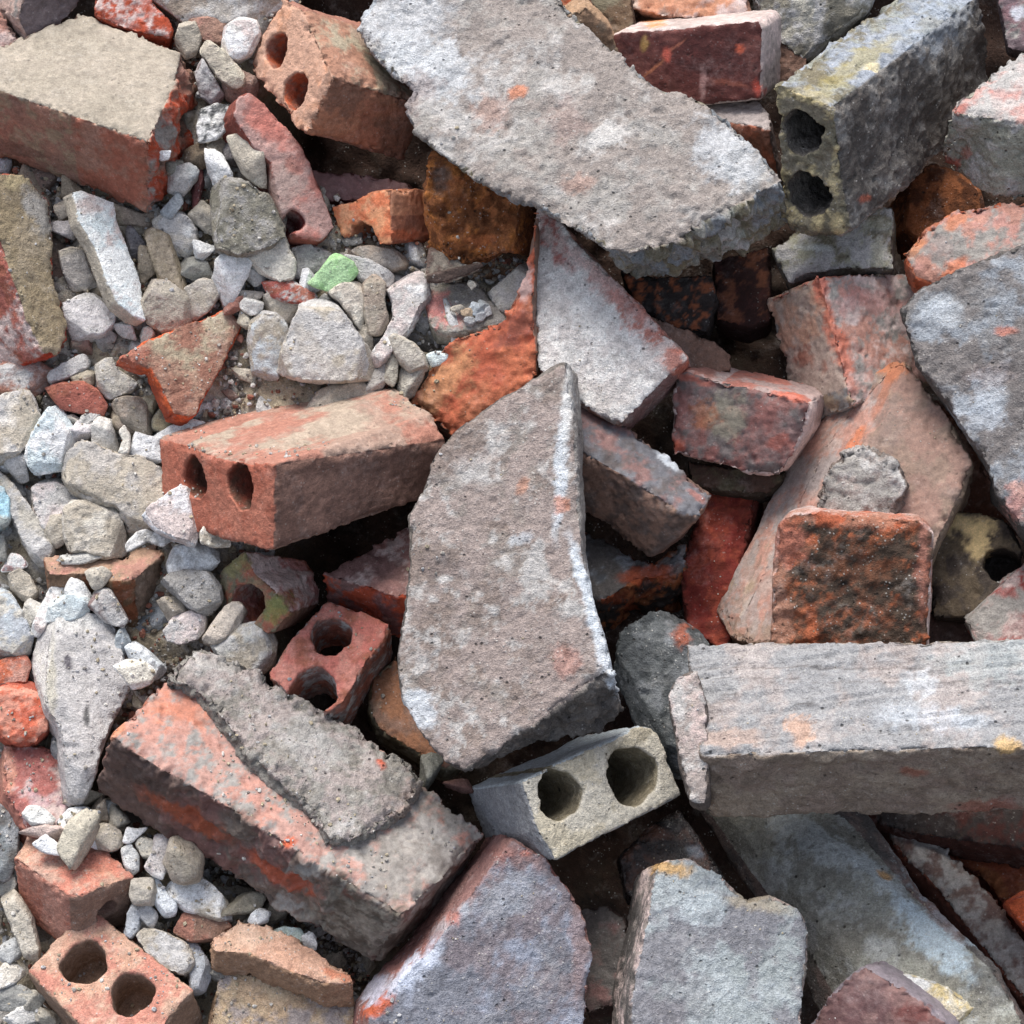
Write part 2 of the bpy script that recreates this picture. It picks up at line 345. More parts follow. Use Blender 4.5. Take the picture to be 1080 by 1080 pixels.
block('broken_slab', 'tall tapering grey-brown slab with a white right edge, standing in the middle of the heap', 'slab',
      [(598,380),(605,440),(609,500),(613,560),(622,620),(636,670),(645,707),(607,729),(560,766),(488,813),(468,802),(442,770),(425,740),(418,692),(425,650),(432,600),(430,545),(447,515),(460,480),(482,455),(520,425),(560,403)],
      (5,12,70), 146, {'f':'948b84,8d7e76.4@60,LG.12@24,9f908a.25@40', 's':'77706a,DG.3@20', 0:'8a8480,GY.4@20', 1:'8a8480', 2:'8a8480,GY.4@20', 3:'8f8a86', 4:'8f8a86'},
      eo={0:(10,16),1:(9,20),2:(7,22),3:(2,28),4:(0,28),5:(4,34),6:(14,40),7:(26,44),8:(10,12),9:(2,0),10:(12,-10),11:(14,-8),12:(14,-4),13:(14,0),14:(14,0),15:(14,0),16:(14,0),17:(14,0),18:(12,0),19:(10,4),20:(8,8),21:(6,8)},
      patch=[(592,500,7,'WB',.8,70,3),(618,620,7,'WB',.95,60,-16),(640,690,9,'WB',.8,50,-20),(598,430,6,'WH',.6,50,3),(592,532,8,'d0805a',.7),(446,752,16,'WB',.75,26,-40),(470,600,30,'7c6f6c',.6,10,10),(550,570,14,'WB',.5,6,-20),(552,515,9,'c08a70',.7),(500,500,30,'LG',.4,20),(600,700,16,'c07a68',.4,20),(470,612,10,'WH',.5,4)],
      rough={6:6,7:6,8:3}, mat='mortar', lump=1.0, rnd=5, land='the tall tapering slab')
block('brick_piece', 'dark purple-brown brick wedged against the right side of the tall tapering slab', K,
      [(560,420),(607,417),(660,446),(700,474),(751,522),(738,545),(719,541),(664,506),(610,474),(570,460)], (-24,52,62), 62, {'f':'5e5554,6c6c72.4@50,MV.2', 's':'6a5952,5c4a42.35,BR.3@20'}, eo={4:(-12,22),5:(-22,26),6:(-36,50)}, patch=[(705,485,16,'WB',.7,6,35),(735,525,12,'b0604a',.5,4,40)],
      mat='smooth', lump=1.0, land='the dark wedged brick')
block('brick_piece', 'dark blackened brick with an orange broken front, low behind the tall slab', K,
      [(590,552),(640,572),(690,598),(724,570),(722,604),(668,612),(640,632),(600,625)], (0,40,60), -16, {'f':'64666a,SL.3,DG.3', 's':'7c3a1e,RU.4@20,DK.3@16'}, patch=[(685,607,30,'b04e24',.8,10,-5)], mat='dry', rough={'s':4})
block('brick_piece', 'deep red brick with a rough face, upright below the mauve brick', K,
      [(738,517),(803,516),(782,600),(768,690),(722,665),(718,600),(728,560)], (4,20,70), -14, {'f':'7c362a,94422e.35@16,7c2e26.3@24', 's':'5c2a22'}, rough={'f':4}, mat='dry')
stone('rounded lump of dark grey mortar beside the left end of the long brick', [(655,668),(700,648),(735,668),(748,690),(728,722),(735,800),(700,800),(668,750),(650,705)], 40, '7c8084,6a6e70.4,4c5052.3@30', cat='mortar lump', name='mortar_lump', mat='mortar', t=70, patch=[(722,672,12,'c2623c',.7),(675,700,16,'42464a',.5,30)], lump=2.0, group=GB)
o = block('brick_piece', 'big slanting pink-brown brick rising behind the rust-stained brick end', K,
      [(938,377),(958,380),(982,412),(1008,452),(1026,490),(1015,522),(984,580),(950,640),(905,690),(820,676),(770,664),(750,628),(775,580),(809,515),(842,450),(887,405)], (2,34,120), 74, {'f':'8f776c,98806f.3@60,9c7a6c.3@40', 's':'857060,TN.2@20', 9:'7a614e,6e5a4a.4@12', 10:'7a614e', 8:'7a614e'},
      cuts=[(np.array([-.55,.27,.79]), 4.), (np.array([-.1,-.5,.86]), 88.)],
      patch=[(838,520,170,'b59c92,PK.3@50,MG.2@40',.85,52,-63),(942,385,18,'cc7848',.7,12,-40),(890,460,24,'d6794a',.75,12,-50),(925,410,8,'b86c48',.5,30,25),(980,480,40,'86695c',.4,60)], mat='smooth', lump=1.1, body='brick_body', land='the slanting pink-brown brick')
block('mortar_patch', None, None, [(870,500),(890,475),(915,470),(945,488),(955,515),(930,560),(850,560)], (8,12,60), 92, {'f':'9a8c86,LG.3@16,GY.3', 's':'7c6e66'}, patch=[(905,478,20,'LG',.6,6)], parent=o, mat='mortar', rnd=14, lump=2)
block('brick_piece', 'rust-stained orange and black brick end standing upright behind the long brick', K,
      [(822,556),(832,545),(850,540),(905,544),(968,549),(981,562),(980,640),(978,700),(812,700),(816,620)], (3,-9,95), 124, {'f':'6c4a38,b0603a.35@16,4a3c32.4@12', 's':'b98f7e,LP.4'},
      patch=[(836,575,20,'b8705a',.8,26,0),(826,650,12,'a87862',.9,60,0),(905,550,70,'b07860,OR.3@14',.8,9,3),(975,600,8,'a87060',.7,60),(905,600,50,'43382f,6a4430.3@10',.85,26),(895,655,60,'54483e,8a5238.25@10',.85,28),(858,665,7,'b8623a',.7,30),(890,617,5,'1c1816',.9,4)], rough={'f':3.5}, mat='mortar', lump=1.0, rnd=6, land='the rust-stained brick end')
o = block('long_brick', 'longest pale grey brick lying level at the right edge with a shaded brown front', K,
      [(724,679),(800,677),(950,675),(1190,672),(1190,786),(1080,788),(900,792),(739,797),(730,735)], (4,68,82), 180, {'f':'a69c99,b2a9a6.3@60,9c9c9e.3@60', 's':'978578,8a7a6c.4@30,a0907f.2', 8:'7a7068'},
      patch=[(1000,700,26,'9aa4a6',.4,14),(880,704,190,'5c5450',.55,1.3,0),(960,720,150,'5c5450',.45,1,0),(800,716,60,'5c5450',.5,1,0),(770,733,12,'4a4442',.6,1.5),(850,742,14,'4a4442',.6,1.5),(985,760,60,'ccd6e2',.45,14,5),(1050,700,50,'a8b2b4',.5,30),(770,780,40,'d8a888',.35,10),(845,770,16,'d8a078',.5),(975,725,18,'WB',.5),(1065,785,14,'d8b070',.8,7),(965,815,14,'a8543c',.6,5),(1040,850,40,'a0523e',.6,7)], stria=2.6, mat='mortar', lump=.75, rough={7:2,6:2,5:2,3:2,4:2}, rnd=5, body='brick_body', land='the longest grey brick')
block('cracked_end', None, None, [(702,732),(712,712),(735,704),(745,740),(748,800),(746,848),(730,848),(716,806),(711,775)], (2,8,60), 172, {'f':'a39791,LG.3@16,LP.3', 's':'6c625c'}, parent=o, mat='mortar', rnd=6, lump=.9)
block('perforated_brick', 'yellowish grey brick with two large round holes facing the viewer in the lower middle', 'perforated brick',
      [(549,824),(592,804),(645,781),(676,765),(690,770),(697,779),(709,812),(719,838),(655,872),(586,907),(568,878)], (-62,8,120), 92, {'f':'ccc5b6,c2b8a2.3@30', 's':'a8acae,SL.4@24,LG.2', 9:'989a9e', 10:'989a9e', 0:'c4ced4', 1:'c4ced4', 2:'c4ced4', 'h':'a0967e,8a806a.4@12'},
      holes=[(591,838,25,95),(667,818,30,100)], mat='mortar', lump=.7, rnd=4, land='the yellowish two-hole brick')
block('perforated_brick', 'dusty red brick with two core holes, lying on the crumbs left of centre', 'perforated brick',
      [(168,462),(197,469),(225,481),(255,487),(290,489),(288,581),(246,573),(170,550)], (178,-26,135), 100, {'f':'ac604a,b06650.3,b5705a.3@30', 's':'97786a', 0:'ab8e7e,b07a68.3@60', 1:'ab8e7e,b07a68.3@60,b09e8c.3@60', 2:'ab8e7e,b07a68.3@60,b09e8c.3@60', 3:'ab8e7e,b07a68.4@60', 4:'8f6c5e,7e5e52.4@30', 'h':'8a4634,6a4a3c.3'},
      holes=[(205,504,22,110),(253,513,23,115)], eo={0:(152,-48),1:(173,-65),2:(192,-71),3:(200,-50),4:(182,-25),5:(176,-62),6:(176,-60)}, mat='dry', lump=.8, rnd=5, land='the dusty two-hole red brick')
block('perforated_brick', 'small broken pink brick with one hole and green moss, under the dusty two-hole red brick', 'perforated brick',
      [(229,603),(258,580),(268,604),(290,622),(306,645),(290,668),(262,668),(236,640)], (40,-8,64), 30, {'f':'9a7c60,RD.3@20,OL.3@16', 's':'b9807a,LP.35@20,RD.2', 5:'7c5a4a', 4:'7c5a4a'},
      holes=[(262,636,21,60)], patch=[(297,640,12,'8c9048',.7,18,40),(250,598,14,'98905c',.7)], lump=.9, rnd=5, eo={1:(66,12),2:(64,-2),3:(46,0),4:(30,-8),5:(26,-10)})
block('perforated_brick', 'salmon pink brick with two round holes, left of the tall tapering slab', 'perforated brick',
      [(343,633),(380,645),(411,658),(404,678),(386,700),(362,742),(345,752),(310,738),(282,712),(310,672)], (6,28,62), 44, {'f':'bf6e62,c48274.3@30,RD.2', 's':'8c6f68,LG.25@14,RD.25@20'},
      holes=[(349,671,22,70),(331,727,25,70)], mat='dry', lump=.8, rnd=5, land='the salmon two-hole brick')
block('brick_piece', 'dark mauve brick tucked under the left edge of the tall tapering slab', K,
      [(338,606),(386,579),(434,552),(480,580),(440,630),(410,628),(384,618)], (6,46,60), 16, {'f':'a87c74,LP.3@30,MV.2', 's':'7d4c48,MV.3@30,RO.25@20'}, mat='dry', lump=1)
block('brick_piece', 'tan brick corner showing between the salmon brick and the tall slab', K,
      [(392,712),(418,690),(440,750),(490,800),(470,812),(425,785),(398,770),(388,745)], (0,16,50), 10, {'f':'8c7462,BR.3,9a6a4c.2', 's':'5c5038,OL.3'}, mat='dry')
o = block('mortared_brick', 'long red brick half covered in grey mortar, slanting across the lower left', K,
      [(172,722),(116,777),(183,820),(246,855),(312,897),(365,930),(424,966),(470,925),(512,880),(470,845),(400,790),(300,735),(235,700)], (-24,56,78), 88,
      {'f':'bb8f82,c08a7a.3@60,GY.1@14', 's':'7d5a50,6c4a42.3@30', 1:'6a544c,5c4842.4@40', 2:'7d5a54,6a564e.35@50', 3:'7d5a54,70625a.35@40', 4:'7d6a60,GY.3@20'},
      patch=[(190,752,44,'c87450',.6,18,10),(160,835,36,'4a403c',.5,16,30),(200,862,60,'a9502a',.8,9,28),(300,922,50,'b4502c',.85,8,32),(280,800,60,'c2958a',.5,24,35),(305,888,9,'e0602c',.9,5),(122,770,8,'d8885c',.7,12,40),(255,870,20,'6a6058',.6,22),(450,900,62,'9a948e,a8a29c.3@30,86807a.2@20',.97,74,-35),(388,985,62,'7c766a,8e887c.3@14,5c564c.2@12',.95,44,30),(405,925,20,'98928c',.8,30,-30)],
      mat='smooth', lump=1.2, rough={1:2,2:4,3:5,4:5}, body='brick_body', land='the mortar-covered red brick')
block('mortar_crust', 'thick grey mortar', None, [(174,714),(207,682),(235,692),(270,702),(330,744),(380,765),(420,795),(451,822),(430,850),(400,876),(372,886),(348,886),(330,860),(300,830),(262,796),(240,765),(228,750),(212,732),(195,722)], (-15,36,50), 85,
      {'f':'9c9892,LG.3@40,8a857e.3@30,MG.3@20', 's':'8a867f'}, patch=[(330,790,40,'b8b6b4',.5,24,30),(402,808,6,'d9603a',.9),(440,860,24,'b09080',.4),(230,700,30,'LG',.5,14)], parent=o, mat='mortar', lump=2.1, rnd=15)
block('brick_piece', 'blue-grey brick with a maroon left edge, large at the bottom centre', K,
      [(540,884),(575,905),(600,940),(614,960),(624,1010),(620,1060),(600,1150),(380,1150),(389,1073),(420,1035),(455,999)], (-22,-14,110), 118, {'f':'868892,9aa0b0.35@60,857c82.3@50', 's':'8c5c56,MV.3@30', 10:'9a6a62,8a5e58.3', 9:'9a6a62', 8:'8c6a66'},
      patch=[(440,1025,40,'ccd4e6',.8,14,-45),(480,970,30,'c8ccd4',.5,8,-40),(402,1062,20,'c45a30',.9,9,-25),(530,900,14,'c8684c',.6,8),(555,900,8,'d46a48',.7,4),(480,970,8,'c8705a',.7),(395,1045,18,'ccd4ea',.6,16),(540,950,40,'b8c2ce',.4,20,-40),(500,930,16,'96716c',.75,60,42),(545,900,34,'96706a',.6,12,30),(612,1000,10,'9a7a74',.6,60)], mat='mortar', lump=1.0, rnd=6, land='the blue-grey bottom brick')
block('brick_piece', 'pale blue-grey brick with a notched upper right corner and a yellowed tip, at the bottom', K,
      [(692,912),(708,906),(728,907),(760,922),(778,942),(790,950),(812,946),(842,956),(854,975),(852,1010),(838,1150),(660,1150),(668,1040),(682,970)], (-26,8,112), 128, {'f':'9ea6a8,a8b0b4.35@50,88888e.3@60', 's':'8f857f,LP.3@20,DG.2'},
      patch=[(708,916,26,'c79c5c',.85,10,10),(800,955,40,'b5a892',.7,9,10),(720,1060,40,'7f7b80',.4,30),(745,960,30,'c0ccd2',.5,22)], mat='mortar', lump=1.0, rnd=6, land='the notched blue-grey brick')
block('brick_piece', 'long grey brick slanting down to the bottom right corner under the longest brick', K,
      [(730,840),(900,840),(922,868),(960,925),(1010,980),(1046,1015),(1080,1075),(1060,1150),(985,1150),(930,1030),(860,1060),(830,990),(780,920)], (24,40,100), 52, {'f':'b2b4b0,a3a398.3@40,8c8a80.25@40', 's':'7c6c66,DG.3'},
      patch=[(930,920,50,'c8d0d2',.75,18,45),(990,990,60,'c2d4de',.9,22,48),(870,890,70,'c0c6c6',.7,22,30),(850,1000,30,'6c6a62',.5,18,60),(975,930,40,'9a7c74',.5,9,50),(938,915,9,'d8a25c',.85,8),(1000,970,30,'96766c',.6,8,45),(1050,1040,30,'4c4a4a',.6,20,50)], cuts=[(np.array([.48,.42,.77]), 26.), (np.array([-.5,-.35,.79]), 24.)], mat='mortar', lump=1.3, rnd=8, land='the slanting grey bottom-right brick')
block('brick_piece', 'dull maroon brick corner at the very bottom edge, right of the notched brick', K,
      [(912,1018),(948,1040),(975,1060),(1010,1090),(1020,1150),(850,1150),(852,1085),(880,1045)], (20,-10,70), 126, {'f':'7c5f5e,6c4c4c.3@30,MV.3', 's':'8a8088'}, patch=[(965,1072,20,'6a2a24',.7,14)], mat='smooth', lump=.9)
stone('cream mortar lump between the maroon corner and the slanting grey brick', [(945,1026),(965,1030),(1000,1042),(1026,1062),(1024,1080),(1005,1090),(975,1070),(950,1048)], 104, 'CR,YW.3@18,WH.2', cat='mortar lump', name='mortar_lump', mat='mortar', group=GB)
block('brick_piece', 'brown brick with red broken edge, half hidden under the longest brick at right', K,
      [(930,860),(1000,895),(1040,935),(1090,1000),(1150,1090),(1130,1110),(1060,1030),(990,940),(940,890)], (-16,30,60), -22, {'f':'6f5a52,6a544e.4,GY.2@30', 's':'5c3226'}, mat='dry')
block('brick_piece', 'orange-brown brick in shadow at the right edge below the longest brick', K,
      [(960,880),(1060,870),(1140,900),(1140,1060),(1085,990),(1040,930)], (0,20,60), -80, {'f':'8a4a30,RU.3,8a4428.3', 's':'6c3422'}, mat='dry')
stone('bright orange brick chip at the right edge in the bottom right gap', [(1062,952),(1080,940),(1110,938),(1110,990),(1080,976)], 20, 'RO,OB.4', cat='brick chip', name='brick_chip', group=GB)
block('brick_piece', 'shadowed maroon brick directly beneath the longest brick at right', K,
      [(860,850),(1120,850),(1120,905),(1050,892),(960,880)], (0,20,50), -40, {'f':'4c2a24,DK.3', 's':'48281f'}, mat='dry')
block('brick_piece', 'shiny black and rust brick piece in the gap right of the yellowish two-hole brick', K,
      [(652,905),(690,866),(716,852),(740,886),(766,926),(730,945),(690,950),(662,948)], (0,10,60), 24, {'f':'39302e,5a3a2c.3@20,1f1b1c.3', 's':'2f2725'}, patch=[(690,880,20,'6a4430',.7,10),(735,900,10,'8a98a8',.5,6,40)], mat='wet')
block('brick_piece', 'dull grey-mauve brick in the gap between the two big bottom bricks', K,
      [(612,958),(640,956),(658,968),(668,1020),(656,1060),(620,1070),(600,1010)], (4,10,70), 30, {'f':'6f5f5a,MV.3,DG.3', 's':'4a3a36'}, mat='dry')
block('brick_piece', 'big smooth grey slab at the right edge with pale streaks', 'slab',
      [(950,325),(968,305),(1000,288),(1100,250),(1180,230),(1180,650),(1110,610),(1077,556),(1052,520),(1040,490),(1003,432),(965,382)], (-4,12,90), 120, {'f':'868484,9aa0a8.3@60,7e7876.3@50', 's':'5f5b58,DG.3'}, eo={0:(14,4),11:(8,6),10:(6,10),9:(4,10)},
      patch=[(995,330,24,'WB',.5,16),(1060,350,14,'c8745a',.7,5),(1040,430,26,'c8d0da',.6,40,30),(1075,530,14,'c88a80',.7,24),(1045,400,30,'8c7a76',.5,14),(1078,515,12,'d0a498',.7)], mat='mortar', lump=1.1, rnd=7, land='the smooth grey slab at right')
block('brick_piece', 'pink brick with an orange vertical ridge, left of the smooth grey slab at right', K,
      [(862,291),(920,288),(968,287),(980,300),(985,330),(1000,400),(900,430),(893,408),(880,350)], (-56,22,74), 14, {'f':'c4998e,PK.35@30,LP.3@30,GY.12@20', 's':'b09a8c,TN.3@40,GY.2', 7:'b09a8c,a8705c.2@50', 8:'b09a8c,c89a80.3@50', 0:'c07a68'},
      patch=[(866,302,9,'c05c44',.8,16,0),(884,360,9,'c96c50',.85,55,-18),(920,320,40,'c8827a',.5,14),(945,318,6,'5a4a48',.8)], mat='smooth', lump=1.2, land='the pink ridged brick')
block('brick_piece', 'pink and orange rounded brick fragment between the pale block and the smooth grey slab', K,
      [(952,266),(975,240),(1005,222),(1052,208),(1110,214),(1120,280),(1050,288),(1008,286),(986,302),(962,292)], (0,26,56), 66, {'f':'c28f84,PK.4@30,GY.25@24', 's':'a8664c,OR.3@20'}, patch=[(1010,232,14,'d08058',.8,9,-40),(965,262,14,'cc8458',.8,8,-50),(1005,285,20,'d07040',.7,6,-40),(990,262,16,'988884',.7,12)], mat='dry', lump=1.6, rcuts=2, rnd=11)
block('brick_piece', 'pale grey-topped block at the upper right edge with a greenish front', K,
      [(1003,110),(1040,80),(1078,54),(1160,20),(1170,120),(1110,136),(1050,126),(1005,120)], (-8,62,70), 92, {'f':'c2b6b2,LG.4@30,c49a92.25@24', 's':'a5a296,LG.35@40,9a988a.3'}, patch=[(1010,114,14,'c2685a',.7,5),(1020,160,7,'b8604c',.6),(1005,172,10,'a8432c',.8,8),(1060,100,20,'c8685a',.35,6)], mat='mortar', lump=1.2, eo={0:(8,74),7:(-14,50),6:(0,84),5:(0,76)}, land='the pale block at the upper right')
block('perforated_brick', 'big mossy grey block with two dark holes in its left end, in the upper right', 'perforated brick',
      [(812,92),(822,88),(838,96),(878,113),(884,150),(888,190),(898,242),(876,253),(848,247),(830,240),(822,215),(824,180),(822,125)], (155,-122,215), 112, {'f':'8a8270,787260.3@20,c8b88c.12@12', 's':'706a64', 0:'a4a598,OL.35@24,BL.3', 1:'9c9f98,OL.35@26,BL.35@40', 2:'9c9f98,OL.35@26,BL.35@40', 3:'726b65,8a8682.3@40,5c5652.3@50', 4:'726b65,8a8682.3@40,5c5652.3@50', 5:'726b65,8a8682.3@40,5c5652.3@50', 6:'7a746e,9a948e.3'},
      holes=[(846,141,24,190),(853,207,26,190)], patch=[(900,72,60,'a89a5c',.6,12,-35),(922,72,9,'e8d8a8',.8,5),(990,20,50,'a8b4c2',.45,30,-40),(910,210,6,'c8684a',.7,5),(860,100,24,'b0a070',.5,6,20)], mat='mortar', lump=1.6, rnd=8, rough={'f':2,'s':2}, land='the mossy two-hole block')
block('brick_piece', 'pale yellow-grey slab piece propped beneath the mossy two-hole block', K,
      [(814,262),(840,246),(890,220),(942,216),(943,284),(900,283),(848,291),(832,300)], (4,18,60), 8, {'f':'a8a590,OL.3@24,LG.3@20', 's':'6c685a,DG.3'}, patch=[(860,262,20,'d8dcd8',.7,4),(928,270,9,'d8d4c0',.6,16)], mat='mortar')
block('brick_piece', 'glossy maroon brick with orange scratches, upright at the top right of the biggest slab', K,
      [(645,40),(650,34),(720,29),(780,23),(800,22),(804,30),(803,104),(740,112),(690,120),(646,80)], (22,-13,70), 58, {'f':'69342e,5c2c28.3@30,7a443c.3', 's':'b5a59e,LP.3'}, patch=[(690,72,18,'c87850',.7,1.8,-40),(712,50,16,'cf7a5a',.6,1.5,-35),(781,52,6,'d8603c',.9),(705,57,5,'d8604a',.9,9),(680,46,4,'c89a50',.8,10),(742,90,4,'c09088',.7,20),(770,88,22,'b06048',.6,3,10),(800,95,6,'c84a34',.8,8),(690,22,14,'d89050',.9,8)], mat='smooth', lump=.6, rnd=4, land='the glossy maroon brick')
block('brick_piece', 'brown-grey block with an orange broken front, just below the glossy maroon brick', K,
      [(722,106),(800,103),(812,120),(813,138),(790,131),(752,130)], (12,62,60), 48, {'f':'978b86,MG.4', 's':'b0664a,8f5c48.35@16', 2:'6c5c58', 0:'80706a',1:'6e5f5c'}, rough={3:4,4:4}, mat='dry')
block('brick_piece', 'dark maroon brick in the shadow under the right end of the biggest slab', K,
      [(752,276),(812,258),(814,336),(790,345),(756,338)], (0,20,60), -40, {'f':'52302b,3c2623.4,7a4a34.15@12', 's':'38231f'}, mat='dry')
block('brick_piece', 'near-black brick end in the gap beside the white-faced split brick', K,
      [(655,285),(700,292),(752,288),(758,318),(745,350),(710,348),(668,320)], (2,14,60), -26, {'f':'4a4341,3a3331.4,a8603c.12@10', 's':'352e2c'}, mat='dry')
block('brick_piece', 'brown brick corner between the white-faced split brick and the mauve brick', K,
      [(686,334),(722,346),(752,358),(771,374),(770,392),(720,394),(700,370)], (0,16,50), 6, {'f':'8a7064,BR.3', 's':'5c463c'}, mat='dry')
block('brick_piece', 'mauve brick with a reddish top edge, right of the dark wedged brick', K,
      [(711,396),(725,391),(760,402),(800,410),(856,424),(846,460),(822,503),(790,500),(750,489),(709,479),(708,430)], (22,-14,84), 48, {'f':'7f6360,8a5a54.35@40,6c6260.3@30', 's':'ab948e,LP.3', 0:'b06c5c', 1:'b07c70,LP.3', 2:'b49a94,c07868.25', 3:'b49a94,c07868.25', 'b':'80605c'},
      patch=[(770,440,24,'a8a088',.55,20,60),(745,440,16,'b56a3c',.6,16),(716,474,9,'b85030',.8,8),(730,400,30,'b8604c',.7,4,14),(835,420,16,'d8694a',.7,4,8),(825,468,16,'b8543c',.5,8)], mat='smooth', lump=1.1, land='the mauve brick')
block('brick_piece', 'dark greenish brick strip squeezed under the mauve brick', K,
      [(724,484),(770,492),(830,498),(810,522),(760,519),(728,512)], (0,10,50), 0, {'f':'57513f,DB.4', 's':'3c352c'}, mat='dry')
block('perforated_brick', 'dark brick with a cream painted corner and black hollow, right of the rust-stained brick', K,
      [(985,560),(1005,540),(1035,541),(1062,550),(1078,580),(1060,640),(1030,655),(985,652),(978,600)], (2,10,70), 44, {'f':'544a42,433a35.35,6a5c4a.2@16', 's':'3d3530'}, holes=[(1056,596,19,60)], patch=[(1024,556,30,'ddc088',.95,13,4),(1032,578,12,'ddc088',.95,16,0)], mat='dry')
stone('pink and white speckled brick lump at the right edge above the longest brick', [(1018,648),(1040,622),(1062,604),(1090,590),(1120,600),(1120,690),(1040,690)], 66, 'a88a86,LP.35@20,9a3c34.2@12,GY.2', cat='brick chip', name='brick_chip', patch=[(1060,625,16,'a83830',.6,5,20)], group=GB, mat='dry')
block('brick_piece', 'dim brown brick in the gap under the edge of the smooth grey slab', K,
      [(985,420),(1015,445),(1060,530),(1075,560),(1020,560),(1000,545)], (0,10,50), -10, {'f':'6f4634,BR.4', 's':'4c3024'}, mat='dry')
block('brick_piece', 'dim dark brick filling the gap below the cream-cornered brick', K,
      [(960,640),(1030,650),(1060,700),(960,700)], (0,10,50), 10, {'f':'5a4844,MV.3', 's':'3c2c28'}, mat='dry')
block('broken_brick', 'beige-coated brick at the left edge with a bright red side', K,
      [(-60,185),(0,183),(21,182),(40,196),(53,212),(57,260),(60,300),(70,335),(73,356),(60,372),(46,374),(28,338),(12,292),(0,255),(-60,160)], (-46,24,62), 44, {'f':'a3947c,9a8a6e.3@40', 's':'a84c38', 9:'b03c22',10:'b5685a,RD.3@30,LP.2', 11:'b5685a,RD.3,LP.2', 12:'b5685a,RD.3'}, patch=[(42,225,16,'a8a8a8',.7,26,-20),(20,192,18,'c0b088',.7,10),(30,372,30,'b04020',.0)], mat='stone', lump=1.2, rnd=6, land='the beige-coated brick at left')
block('brick_piece', 'grey-pink brick end in the top left corner', K,
      [(30,-30),(110,-30),(70,20),(42,52),(33,48),(18,20)], (-34,-14,60), 30, {'f':'77696a,6c5f60.4', 's':'c8aa9c,GY.3@20,OR.15@10', 5:'c2a498,GY.35@24',4:'c2a498,GY.35@24'}, mat='dry')
block('brick_piece', 'pinkish stone-flecked brick at the left edge above the beige-topped brick', K,
      [(-30,0),(0,12),(22,45),(40,48),(42,58),(18,74),(-30,110)], (0,10,50), 22, {'f':'ad8a84,LP.35@16,PK.3', 's':'77615c'}, patch=[(30,54,12,'WH',.7,9),(5,75,16,'a89a8a',.8,16)], mat='dry')
block('brick_piece', 'pink and red mottled brick piece behind the top edge of the beige-topped brick', K,
      [(98,14),(104,-14),(148,-14),(168,8),(183,28),(178,40),(150,36),(120,26)], (0,18,50), 18, {'f':'c47a6c,LP.3@20,RO.25@16', 's':'a04c38,RO.3@12'}, mat='dry')
stone('wide flat pale beige rock at the top edge, left of the orange brick', [(140,-20),(300,-25),(292,5),(270,24),(235,24),(200,26),(176,8),(158,-4)], 4, 'b3a799,TN.2@30,LG.2', t=60, mat='mortar', group=GB)
block('perforated_brick', 'broken pink brick strip with a core hole, below the orange brick with two holes', 'perforated brick',
      [(250,104),(262,96),(274,104),(296,128),(318,154),(334,190),(344,215),(353,240),(340,256),(312,250),(297,225),(291,196),(286,172),(270,158),(256,140),(246,122)], (-18,14,56), 36, {'f':'b8928a,c07c70.2@60', 's':'8c4c40', 'h':'6e2f2c'},
      holes=[(311,233,12,40)], patch=[(300,210,30,'a8948c',.7,40,30),(285,130,34,'cc7c6e',.8,18,50),(312,175,14,'b06a5c',.6)], mat='dry', lump=.7, rnd=4, chip=.7, land='the broken pink brick strip')
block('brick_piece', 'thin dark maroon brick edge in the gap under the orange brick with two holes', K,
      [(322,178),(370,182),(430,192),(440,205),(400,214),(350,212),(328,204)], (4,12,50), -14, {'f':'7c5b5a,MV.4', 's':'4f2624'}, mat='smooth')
block('hollow_brick_piece', 'small bright orange hollow brick piece with a half-round notch, left of the rusty rock', K,
      [(350,218),(368,214),(388,203),(411,199),(412,228),(413,256),(399,259),(392,240),(381,232),(371,238),(369,251),(358,250)], (44,-1,60), 16, {'f':'e07c4c,e09a6c.3@16', 's':'b4704e', 3:'b8785a,c88a68.4', 4:'a0654c', 5:'8f4c34'}, patch=[(425,249,24,'c06038',.8,7,0)], mat='smooth', lump=.8)
stone('rusty brown rough rock wedged under the left edge of the biggest slab', [(452,205),(458,165),(490,172),(540,200),(562,225),(558,268),(530,266),(512,274),(494,275),(456,266)], 44, 'b06c3c,b8702f.3@26,7c4a28.3@14', t=70, cat='rock', name='rusty_rock', mat='mortar', rough={'f':8}, lump=2, patch=[(510,255,20,'c4703c',.7,7),(465,190,12,'7a6a62',.7)], group=GB)
block('brick_piece', 'brown brick piece at the top edge directly right of the biggest slab', K,
      [(560,-20),(600,-20),(622,-4),(644,56),(620,50)], (4,12,50), 24, {'f':'a08068,TN.3,OR.1@8', 's':'6a4c3c'}, mat='dry')
block('brick_piece', 'small tan block above the glossy maroon brick at the top edge', K,
      [(596,18),(618,6),(642,30),(654,58),(636,60)], (-4,-12,40), 46, {'f':'8e7058,TN.3', 's':'ab8a6c'}, mat='dry')
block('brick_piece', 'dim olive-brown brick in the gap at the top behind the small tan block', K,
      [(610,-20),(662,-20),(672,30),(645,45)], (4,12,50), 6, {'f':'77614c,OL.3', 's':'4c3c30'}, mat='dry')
block('brick_piece', 'light pink brick lying along the top edge behind the glossy maroon brick', K,
      [(660,-30),(780,-30),(795,24),(760,22),(700,18),(665,8)], (4,14,50), 8, {'f':'cdb3a2,LP.3@40,d0906c.2', 's':'a87c68'}, mat='smooth')
stone('pale greenish-grey mortar rock at the top edge left of the mossy two-hole block', [(790,-25),(925,-25),(912,10),(880,40),(850,62),(834,52),(806,26)], 22, 'b0a994,LG.3@24,OL.15', t=70, mat='mortar', group=GB, lump=2)
